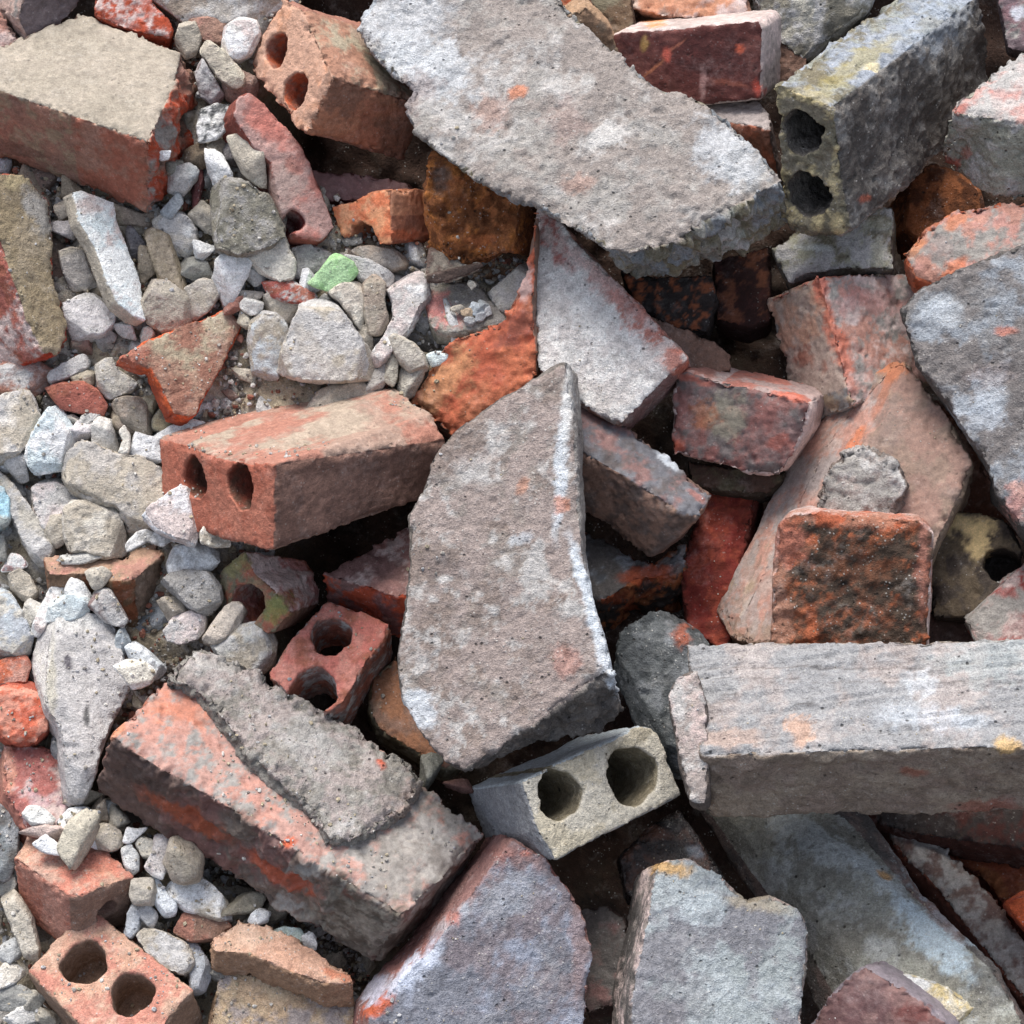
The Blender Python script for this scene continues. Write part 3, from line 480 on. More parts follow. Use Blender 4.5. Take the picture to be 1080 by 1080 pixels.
block('brick_piece', 'dim brown brick in the gap between the pale rock and the mossy two-hole block', K,
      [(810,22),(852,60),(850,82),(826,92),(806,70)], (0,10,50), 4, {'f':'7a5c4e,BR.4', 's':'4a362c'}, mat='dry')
block('brick_piece', 'purple-grey brick in the top right corner', K,
      [(1048,-20),(1130,-25),(1130,54),(1085,58),(1062,50)], (0,10,50), 30, {'f':'77656a,8c6a6e.3,GY.2', 's':'46383a'}, patch=[(1076,14,8,'e0e4ee',.7,8)], mat='dry')
stone('shade-darkened orange rock deep in the gap left of the pale block at the upper right', [(945,208),(985,172),(1030,190),(1040,225),(1000,250),(955,262)], -60, '5f3822,RU.2@20', t=50, cat='rock', name='rusty_rock', mat='mortar', group=GB)  # albedo lowered to paint in the darkness of the gap
block('broken_brick', 'triangular piece of red brick with a dusty beige face, among the crumbs at left', 'brick chip',
      [(124,377),(150,362),(190,345),(240,325),(257,342),(240,375),(225,402),(207,439),(200,441),(182,437),(172,412),(160,388),(148,385)], (-9,10,30), 30, {'f':'ab8672,BE.3@40,9c6e5c.2', 's':'b04e30,OB.2'}, patch=[(140,378,18,'b5705c',.8,8,-10)], mat='stone', rnd=5, lump=.9, group=GB, land='the triangular brick chip')
block('broken_brick', 'brown half brick with a hollow top, under the white triangular stone at left', K,
      [(46,588),(75,582),(130,585),(150,572),(164,572),(174,584),(143,611),(118,613),(95,605),(72,606),(50,606)], (6,62,60), 16, {'f':'b08e76,TN.3,PK.2', 's':'7c624e,8a5a40.3@30', 5:'8a7464,7a6656.3', 6:'7a5f46,8c5436.35@20', 7:'7a5f46'}, mat='dry', land='the brown half brick')
block('broken_brick', 'bright orange-red broken brick lump at the left edge', 'brick chip',
      [(-20,716),(20,714),(44,721),(48,735),(56,750),(50,770),(38,784),(12,786),(-5,774),(-20,770)], (0,6,50), 42, {'f':'cf7256,c45c3e.35@20,d4907a.3@14', 's':'b05640'}, rough={'f':2}, rnd=6, lump=1.2, rcuts=7, group=GB, land='the orange-red lump at left')
block('broken_brick', 'lilac-pink brick stub below the orange-red lump at the left edge', 'brick chip',
      [(4,786),(30,784),(58,789),(67,812),(72,850),(68,880),(30,880),(4,835)], (-6,14,50), 30, {'f':'c09ca0,LP.4@24,b06a62.25@24', 's':'b87868'}, patch=[(10,810,8,'d0947c',.8,30,0)], mat='dry', rnd=9, group=GB)
block('perforated_brick', 'terracotta brick corner with pebbles on its top, above the two-hole brick at the bottom left', 'brick chip',
      [(36,868),(90,882),(118,902),(141,925),(118,932),(88,944),(72,945),(40,922),(14,904)], (2,58,52), 52, {'f':'c29c8a,PC.3,c8806c.2@20', 's':'a88474', 6:'c08a78,b87662.3@40', 7:'c08a78,b87662.3@40', 3:'957868', 4:'957868', 5:'957868'},
      holes=[(112,958,13,50,4)], eo={3:(-6,52),4:(-6,50)}, patch=[(110,918,20,'cc7860',.6,8,-20)], mat='stone', rnd=5, lump=.8, group=GB, land='the terracotta corner')
block('perforated_brick', 'light terracotta brick with two dark round holes at the bottom left', 'perforated brick',
      [(95,957),(150,1000),(204,1044),(180,1072),(148,1130),(130,1130),(28,1024),(62,988)], (14,34,66), 72, {'f':'c6a08a,PC.35@40,c48472.2@30', 's':'a08470,957a66.3'}, holes=[(89,1015,24,55),(139,1048,23,55)], mat='stone', rnd=4, lump=.6, group=GB, land='the terracotta two-hole brick')
block('brick_piece', 'peach flat brick shard near the bottom, left of the blue-grey bottom brick', 'brick chip',
      [(218,992),(234,980),(252,968),(282,976),(312,990),(340,1008),(368,1024),(374,1038),(340,1038),(300,1022),(262,1006),(225,1004)], (0,24,30), 66, {'f':'cfa88f,d4b098.3,PC.3', 's':'b08c70,a88468.3'}, patch=[(358,1028,20,'c8704c',.7,6,20)], mat='stone', rnd=7, lump=1.1, group=GB, land='the peach shard')
block('brick_piece', 'beige hollowed brick fragment at the bottom edge under the peach shard', 'brick chip',
      [(236,1020),(300,1036),(345,1052),(375,1056),(388,1130),(205,1130),(222,1065)], (0,8,50), 40, {'f':'bfa384,c8b090.35@40,MG.2@40', 's':'a4876c'}, mat='stone', n=(-.1,-.1,1), lump=1.4, group=GB)
block('brick_piece', 'grey mortar-topped pink brick fragment with pebbles on it, below the rusty rock', 'brick chip',
      [(451,303),(475,298),(502,295),(520,318),(537,340),(500,348),(478,351),(455,346),(449,320)], (3,18,26), 8, {'f':'a39c90,GY.3@12', 's':'8f8a7e'}, patch=[(466,330,24,'cf847c',.95,16,30)], mat='stone', rnd=4, lump=.6, land='the mortar-topped pink fragment')
# =============== TRACED STONES ===============
LBL = lambda s: s
stone('long white painted plaster slab standing on end at the upper left', [(79,206),(90,205),(104,210),(120,216),(124,235),(134,262),(145,290),(152,334),(140,330),(122,315),(112,292),(100,260),(86,236)], 30, {'f':'dde2e2,LB.15@40,LP.1', 's':'bcae96,BE.3'}, e=(-10,7,14), t=14, rcuts=0, rnd=3, lump=.35, cat='plaster piece', land='the long white plaster slab')
stone('grey-tan blocky stone left of the long white plaster slab', [(62,265),(76,262),(88,264),(97,276),(104,300),(92,306),(76,306),(68,288)], 6, 'b0a59a,BE.3')
stone('pale grey blocky mortar stone below the long white plaster slab', [(66,319),(82,312),(92,307),(108,314),(119,322),(121,338),(108,350),(78,352),(72,340)], 10, 'c0babb,LG.4', e=(0,8,22))
stone('tan rectangular mortar stick right of the long white plaster slab', [(152,245),(160,242),(177,250),(186,278),(196,304),(190,310),(181,308),(168,294)], 10, 'ad9674,9c865e.3')
stone('beige rounded angular stone above the triangular brick chip', [(150,322),(165,298),(178,299),(198,312),(205,335),(190,348),(172,352),(158,340)], 14, 'bdac9a,BE.4')
stone('light speckled beige stone with a white fleck, right of the tan mortar stick', [(162,234),(175,226),(192,226),(206,239),(207,262),(196,272),(180,262),(168,248)], 6, 'c2b8a8,LG.3', patch=[(199,245,5,'WH',.9)])
stone('tan stone peeping from under the beige-topped brick', [(118,214),(150,226),(165,222),(160,240),(140,241),(126,235)], -6, 'a39274,TN.3')
stone('olive-grey square mortar block below the broken pink brick strip', [(225,196),(232,187),(255,189),(275,203),(300,209),(303,225),(299,248),(285,259),(252,267),(230,258),(226,230)], 42, '97907f,OL.3@14,GY.3@20,77725f.2', mat='mortar', land='the olive-grey mortar block', e=(-2,8,36))
stone('cream wedge-shaped stone under the olive-grey mortar block', [(254,272),(272,256),(300,247),(304,262),(310,275),(308,292),(295,296),(275,287)], 20, 'ccc0ac,CR.4')
stone('beige lumpy stone above the peak of the triangular brick chip', [(195,305),(212,294),(228,298),(231,310),(222,325),(205,337),(196,322)], 6, 'bcb09f,BE.3')
stone('red brick sliver with white flecks, left of the green chip', [(276,296),(290,293),(310,297),(334,311),(325,320),(300,317),(284,311)], 14, 'b0584c,RD.3,LG.15@8', cat='brick chip', name='brick_chip')
stone('sandy stone beneath the red brick sliver', [(278,312),(290,306),(312,314),(325,322),(306,342),(288,336),(280,325)], 6, 'bfae9a,BE.3')
stone('bluish-white tapering stone left of the flat pale stone', [(264,340),(275,330),(290,333),(303,345),(298,372),(292,400),(268,398),(262,360)], 12, 'b4c0c8,LG.4,BE.2', t=22)
stone('bright green painted chip in the debris', [(327,299),(338,286),(345,277),(352,267),(362,271),(372,277),(378,288),(368,298),(350,307)], 20, 'a4d690,b4dca4.4', t=10, cat='painted chip', name='painted_chip', rcuts=1, rnd=3)
stone('grey rough U-shaped mortar lump above the green chip', [(308,262),(325,257),(347,268),(350,274),(338,284),(328,296),(312,292)], 4, 'a8a29c,LG.3@8,GY.3', mat='mortar')
stone('sandy knobbly stone right of the green chip', [(348,308),(362,297),(378,298),(390,307),(391,318),(386,332),(380,346),(370,332),(360,318)], 14, 'c4b49e,CR.3')
stone('flat pale grey-beige stone with a pointed top, above the dusty two-hole red brick', [(294,390),(300,365),(310,340),(318,320),(332,316),(350,315),(365,335),(382,360),(396,382),(394,396),(360,400),(320,399)], 30, 'bcb2a6,LG.3,BE.2', e=(0,4,36), t=36, land='the flat pale stone', lump=.6)
stone('domed sandy mortar lump stuck on top of the dusty two-hole red brick', [(325,432),(340,411),(362,403),(392,403),(414,414),(420,428),(400,438),(360,440)], 6, 'bba992,BE.4', t=32, mat='mortar')
stone('brownish flat stone under the orange hollow brick piece', [(370,262),(392,259),(414,263),(430,270),(428,280),(412,284),(388,276)], 6, 'a09080,TN.3')
stone('grey-white wedge stone with a chalky side, right of the green chip', [(362,268),(385,272),(402,280),(414,290),(412,300),(400,303),(382,298),(372,285)], 6, 'bab5b0,LG.4')
stone('upright brown bean-shaped stone right of the knobbly sandy stone', [(384,300),(395,290),(407,300),(405,318),(410,338),(402,352),(390,351),(386,332)], 16, 'a8987f,TN.3')
stone('long bone-shaped whitish mortar piece in the middle of the debris', [(407,302),(424,290),(440,284),(448,290),(453,312),(441,325),(432,346),(422,358),(405,378),(392,382),(390,372),(402,356),(413,336),(414,320)], 18, 'c4bdb8,WH.25,MG.2,LP.2@12', e=(2,6,24), t=24, mat='mortar', land='the bone-shaped mortar piece')
stone('small beige block lying at the foot of the bone-shaped mortar piece', [(409,359),(420,352),(437,364),(453,381),(450,392),(437,395),(424,384)], 18, 'beb4a0,BE.3')
stone('mint-white plaster chip at the foot of the orange broken face', [(450,374),(462,370),(476,376),(470,384),(455,386)], 12, 'cfe0da,LB.3', cat='plaster piece')
stone('pale grey triangular stone left of the white-faced split brick', [(516,308),(535,292),(554,275),(560,292),(555,318),(538,336),(526,326)], 12, 'b2ac9e,LG.2')
stone('curled brown bark-like flake beneath the rusty rock', [(450,292),(455,262),(470,268),(492,275),(506,277),(504,284),(490,290),(472,296)], 26, 'b0a692,8a7a66.4,6c5044.3@14', t=5, cat='flake', name='curled_flake', rcuts=0, rnd=2)
stone('dark curled dry strip lying on the bark-like flake', [(452,290),(475,284),(505,278),(508,281),(490,290),(466,298),(452,298)], 34, '6c5448,5a443a.4', t=6, cat='flake', name='curled_flake', rcuts=0, rnd=2)
stone('reddish-grey stone with a white rim at the left edge', [(-20,392),(0,384),(20,378),(40,381),(56,393),(46,408),(34,416),(0,412),(-20,415)], 4, 'ad857a,LG.3@14,b06a4c.25', t=30)
stone('elongated grey stone touching the white-rimmed reddish stone', [(50,394),(66,382),(86,373),(95,378),(92,388),(70,398),(55,402)], 8, 'a4a5a5,LG.3')
stone('red oval brick chip at the left', [(49,411),(65,405),(88,404),(103,413),(112,428),(108,441),(98,440),(85,436),(65,432)], 12, 'b56a5a,RD.3', cat='brick chip', name='brick_chip')
stone('grey-topped sandy stone left of the triangular brick chip', [(102,385),(112,378),(120,377),(126,390),(146,403),(138,413),(115,420),(104,408)], 4, 'b6ad9c,LG.3@20')
stone('round-cornered dark tan stone below the triangular brick chip', [(118,426),(126,419),(150,420),(160,434),(159,458),(148,456),(136,450),(124,440)], 6, '988a74,TN.2', mat='mortar')
stone('ochre nub under the tip of the triangular brick chip', [(160,442),(168,430),(182,440),(183,448),(170,455),(161,452)], 4, 'a3915f,OL.3')
stone('large cream-grey stone at the left edge', [(-20,430),(5,416),(22,410),(30,409),(38,424),(43,440),(32,460),(15,482),(-20,480)], 22, 'c6bcae,LG.3,BE.3', e=(-2,10,34))
stone('light blue-white angular stone at the left, near the large cream-grey stone', [(28,472),(40,448),(52,432),(62,431),(70,444),(81,463),(74,480),(68,494),(48,497),(36,500),(27,485)], 22, 'bfd2d8,LB.4,WH.3', land='the light blue-white stone')
stone('bright white chip touching the upper left corner of the dusty two-hole red brick', [(137,478),(143,456),(156,460),(168,463),(170,485),(160,489),(145,482)], 12, 'dcdde0,WH.4', cat='plaster piece')
stone('narrow white flake above the top edge of the dusty two-hole red brick', [(160,462),(180,450),(200,443),(216,446),(190,458),(168,468)], 8, 'dfe0de', cat='plaster piece')
stone('largest beige rounded mortar stone left of the dusty two-hole red brick', [(67,500),(74,478),(88,466),(100,469),(125,478),(150,482),(172,498),(183,516),(172,540),(152,557),(135,555),(122,532),(95,526),(75,515)], 24, 'bcb2a6,GY.25@30,BE.3', e=(0,8,40), land='the largest beige stone')
stone('pinkish-white stone below the light blue-white stone', [(33,515),(45,505),(65,499),(72,514),(86,530),(80,548),(66,562),(45,556),(36,538)], 8, 'c5b5b2,LP.3,LG.3')
stone('sky-blue painted stone cut by the left edge', [(-20,508),(6,514),(15,535),(10,552),(-20,560)], 24, 'a8d4e6,LB.4', patch=[(5,552,14,'9a968a',.8,7)], cat='painted chip')
stone('long beige finger-shaped stone slanting at the left edge', [(-12,492),(8,505),(25,525),(40,545),(55,578),(54,591),(38,592),(22,568),(5,530)], 16, 'b4ab9a,BE.3,LG.2', land='the finger-shaped stone')
stone('square sandy stone below the largest beige stone', [(68,538),(78,529),(100,529),(120,532),(129,555),(131,582),(110,587),(90,580),(75,580),(69,562)], 26, 'c2b6a4,CR.2,BE.4', e=(0,4,32))
stone('narrow upright tan stone left of the square sandy stone', [(49,560),(54,546),(64,545),(68,562),(66,574),(56,578),(49,572)], 14, 'b4a68e,BE.3')
stone('white triangular stone left of the left hole of the dusty two-hole red brick', [(150,542),(162,530),(175,522),(190,512),(202,515),(205,535),(211,560),(205,572),(185,566),(165,558)], 60, 'd8d6da,WB.3,LP.2', e=(0,6,30), land='the white triangular stone')
stone('thin cracked white flake over the brown half brick', [(133,574),(142,562),(153,558),(165,562),(180,570),(170,577),(155,571),(143,578),(134,582)], 46, 'd6d3d0,GY.2@8', t=5, cat='flake', name='plaster_flake', rcuts=0, rnd=2)
stone('thin curled bone-white flake above the bright white chip', [(126,455),(131,449),(137,459),(136,476),(130,478),(125,476),(130,464)], 18, 'cfc7b6', t=6, cat='flake', name='plaster_flake', rcuts=0, rnd=2)
stone('ragged cream shell-like flake right of the white triangular stone', [(212,562),(218,552),(228,556),(234,562),(242,556),(243,579),(232,577),(222,575),(213,572)], 62, 'e0d8c4,BE.3@8', t=5, cat='flake', name='plaster_flake', rcuts=1, rnd=2)
stone('bluish-white stone above the crumbly grey clod', [(178,596),(185,578),(200,573),(216,576),(230,582),(230,592),(222,602),(205,603),(182,607)], 24, 'c6c9cf,WH.3,LG.3')
stone('crumbly grey clod right of the brown half brick', [(174,610),(184,604),(200,602),(222,604),(232,618),(235,632),(224,643),(214,646),(200,638),(190,628)], 34, 'a09c9a,LG.2,GY.3', mat='mortar', land='the crumbly grey clod')
stone('pale pink-white lozenge stone below the crumbly grey clod', [(173,665),(183,652),(200,645),(215,650),(216,664),(208,674),(190,679),(178,676)], 28, 'cbbfba,LG.3,LP.3')
stone('tan oblong stone leaning into the hole of the mossy pink brick', [(213,673),(224,656),(236,640),(247,633),(257,640),(250,658),(236,674),(222,677)], 34, 'c0ae9a,BE.3')
stone('light grey-green stone left of the salmon two-hole brick', [(222,678),(240,666),(256,661),(268,658),(284,666),(291,676),(288,700),(272,714),(240,702)], 30, 'b2b2aa,LG.4,BE.2', land='the grey-green stone')
stone('pink-edged white chip at the left edge below the sky-blue stone', [(2,602),(12,584),(22,586),(30,597),(18,602)], 10, 'c09a98,WH.4@10', cat='brick chip', name='brick_chip')
stone('lumpy beige clod left of the white plaster fingers', [(10,606),(22,599),(33,608),(40,625),(36,636),(24,632),(14,620)], 10, 'b8ab94,BE.4', mat='mortar')
stone('bluish-grey block at the left edge above the orange-red lump', [(-20,612),(8,618),(20,640),(35,668),(33,684),(15,689),(-20,680)], 30, 'b4c2cc,BL.3,c0b8a8.3@16', e=(-2,10,40), land='the bluish block at left')
stone('white finger of plaster, left one of the pair above the tall grey stone', [(32,664),(40,645),(48,630),(58,612),(68,612),(67,628),(52,654),(42,670)], 26, 'dbd9d6,LP.2', e=(0,4,16), cat='plaster piece')
stone('white lumpy plaster piece, right one of the pair above the tall grey stone', [(69,622),(75,609),(88,614),(97,629),(94,640),(82,632),(72,632)], 30, 'dcdcda', cat='plaster piece', mat='mortar')
stone('mint-white plaster block resting on the tall grey stone', [(48,656),(54,634),(74,627),(92,631),(92,648),(72,654)], 34, 'cfd9d8,LB.2', cat='plaster piece')
stone('mauve wedge stone between the plaster pieces and the brown half brick', [(94,640),(104,623),(115,621),(126,638),(135,654),(130,662),(112,656)], 34, 'a0918c,MV.2,LG.2')
stone('tall pale grey slab stone with white crusted top, left of the mortar-covered brick', [(42,672),(55,655),(80,650),(105,651),(121,662),(127,690),(134,725),(120,752),(108,782),(100,812),(90,834),(76,830),(68,792),(64,766),(50,745),(42,700)], 48,
      'bab7b7,c4c0be.3@30', e=(-6,14,50), patch=[(80,656,40,'d8d6d2',.85,9),(50,700,10,'cfcbc2',.9,50,0),(72,700,4,'4a4450',.9,9),(92,756,3,'4a4a4a',.9,12),(55,720,6,'b0a890',.5,40)], cat='slab', name='broken_slab', lump=.9, land='the tall pale grey slab stone')
stone('light bluish bar stone right of the tall grey slab stone', [(132,682),(141,679),(156,690),(173,706),(166,716),(150,712),(137,698)], 26, 'c0c8cd,WB.3')
stone('cream folded shell-like chip on the tip of the mortar crust', [(120,703),(135,697),(150,698),(164,707),(158,720),(140,727),(130,714)], 56, 'ddd2b8,CR.3,WH.3', t=12, cat='flake', name='plaster_flake')
stone('coral brick chip just above the orange-red lump', [(-20,700),(10,693),(27,690),(33,700),(27,718),(-20,722)], 32, 'cc7c66,PK.3,OR.2', cat='brick chip', name='brick_chip')
stone('white pebble-like chip on the foot of the lilac-pink stub', [(24,858),(30,849),(44,850),(58,862),(54,870),(34,868)], 56, 'dad9d2', cat='plaster piece')
stone('white pointed plaster piece right of the lilac-pink stub', [(60,866),(75,852),(92,850),(97,872),(101,893),(90,889),(72,878)], 52, 'dcdcda,WB.2', cat='plaster piece', land='the white pointed plaster piece')
stone('tan forked stone right of the white pointed plaster piece', [(95,872),(110,868),(126,877),(129,890),(118,897),(100,892)], 44, 'bcac98,BE.4')
stone('small gleaming white shard under the mortar-covered brick', [(130,888),(134,873),(145,875),(156,872),(148,880),(138,889)], 46, 'e6e8ea', t=4, cat='flake', name='plaster_flake', rcuts=0, rnd=2)
stone('dark slate-grey rock cut by the left edge near the bottom', [(-20,835),(5,850),(20,868),(17,898),(8,925),(-20,930)], 30, '70797e,DG.3,SL.3')
stone('long sandy finger stone left of the terracotta two-hole brick', [(1,948),(12,938),(22,950),(32,968),(40,1000),(38,1013),(26,1008),(12,978)], 40, 'baae98,BE.3')
stone('cream stone at the left edge near the bottom corner', [(-8,1034),(5,1016),(18,1018),(26,1025),(15,1036),(0,1042)], 34, 'c9bfae,WH.3')
stone('small upright white stone right of the terracotta corner', [(128,896),(138,891),(146,902),(146,918),(138,924),(131,912)], 46, 'dddcd8', cat='plaster piece')
stone('cream knobbly stone left of the egg-shaped stone', [(141,888),(150,881),(164,886),(162,904),(150,903)], 46, 'd0c3a8,CR.3', mat='mortar')
stone('crumpled pinkish-white flake left of the egg-shaped stone', [(154,914),(162,900),(164,880),(174,882),(184,894),(176,908),(172,926),(162,922)], 50, 'd0c5c0,LP.3,WH.3', t=8, cat='flake', name='plaster_flake', rcuts=2)
stone('large chalk-white stone under the egg-shaped stone', [(174,934),(190,925),(212,922),(230,938),(243,955),(244,965),(228,968),(200,958),(182,946)], 44, 'dedcde,WH.3,BE.2', e=(0,8,26), land='the chalk-white stone')
stone('bluish-white lumpy stone left of the chalk-white stone', [(157,926),(168,927),(176,942),(186,954),(184,964),(172,966),(163,952)], 46, 'd2d9e0,WB.3')
stone('grey notched pebble below the tan round pebble', [(144,957),(158,955),(166,966),(160,979),(150,970)], 44, 'a8a9ac,LG.3')
stone('bluish-grey upright stone against the terracotta corner', [(130,986),(134,965),(140,953),(148,966),(146,980),(138,990)], 46, 'a4aab2,BL.3')
stone('brownish-red flat brick chip below the chalk-white stone', [(184,982),(194,962),(212,958),(235,968),(244,976),(226,990),(200,991)], 42, 'a3705f,RB.3,BR.2', cat='brick chip', name='brick_chip')
stone('beige oblong stone right of the terracotta two-hole brick', [(145,988),(154,978),(175,984),(198,995),(204,1018),(192,1028),(170,1020),(152,1002)], 52, 'c4b8a6,BE.3,LG.2')
stone('bluish-grey stone between the oblong beige stone and the peach shard', [(185,988),(200,985),(212,1000),(223,1020),(216,1040),(202,1042),(200,1015)], 40, 'a0a3b0,BL.4')
stone('mint-grey flat chip above the peach shard', [(288,981),(300,976),(317,978),(326,994),(310,993)], 44, 'bfcfc8,LB.2', t=8, cat='painted chip', name='painted_chip')
stone('tan upright stone behind the right corner of the beige-topped brick', [(184,44),(190,25),(205,21),(212,40),(206,58),(195,62)], 8, 'b6a890,BE.4')
stone('flat brown-red brick chip under the wide beige rock at the top', [(200,20),(222,16),(240,24),(236,46),(215,42),(205,30)], 2, 'b08a78,PK.2', cat='brick chip', name='brick_chip')
stone('white pink-flecked cube-like stone left of the orange brick with two holes', [(234,51),(238,28),(254,18),(270,22),(274,36),(264,54),(250,62),(239,57)], 24, 'd8d2ca,WH.3,LP.2@10', e=(0,6,26), land='the white cube-like stone')
stone('cream mortar stick lying below the white cube-like stone', [(210,54),(218,41),(235,52),(257,78),(255,88),(246,92),(233,84),(220,68)], 26, 'cabd9c,BE.3', e=(2,4,18))
stone('mauve-grey upright stone right of the broken end of the beige-topped brick', [(206,78),(214,63),(222,76),(237,102),(226,112),(212,102)], 18, 'b0a3a4,LG.3,MV.1')
stone('crumpled black and white foil-like flake beside the beige-topped brick', [(208,130),(212,116),(228,110),(245,112),(252,122),(243,132),(228,145),(210,149)], 22, 'c5c5bf,2c3338.35@10,WH.2', t=6, cat='flake', name='crumpled_flake', rcuts=2, rnd=2, mat='wet')
stone('curved white chip stuck in the hole of the dusty two-hole red brick', [(240,530),(250,526),(262,530),(266,536),(252,540),(242,537)], 92, 'd9d9d9', t=5, cat='flake', name='plaster_flake', rcuts=0, rnd=2)
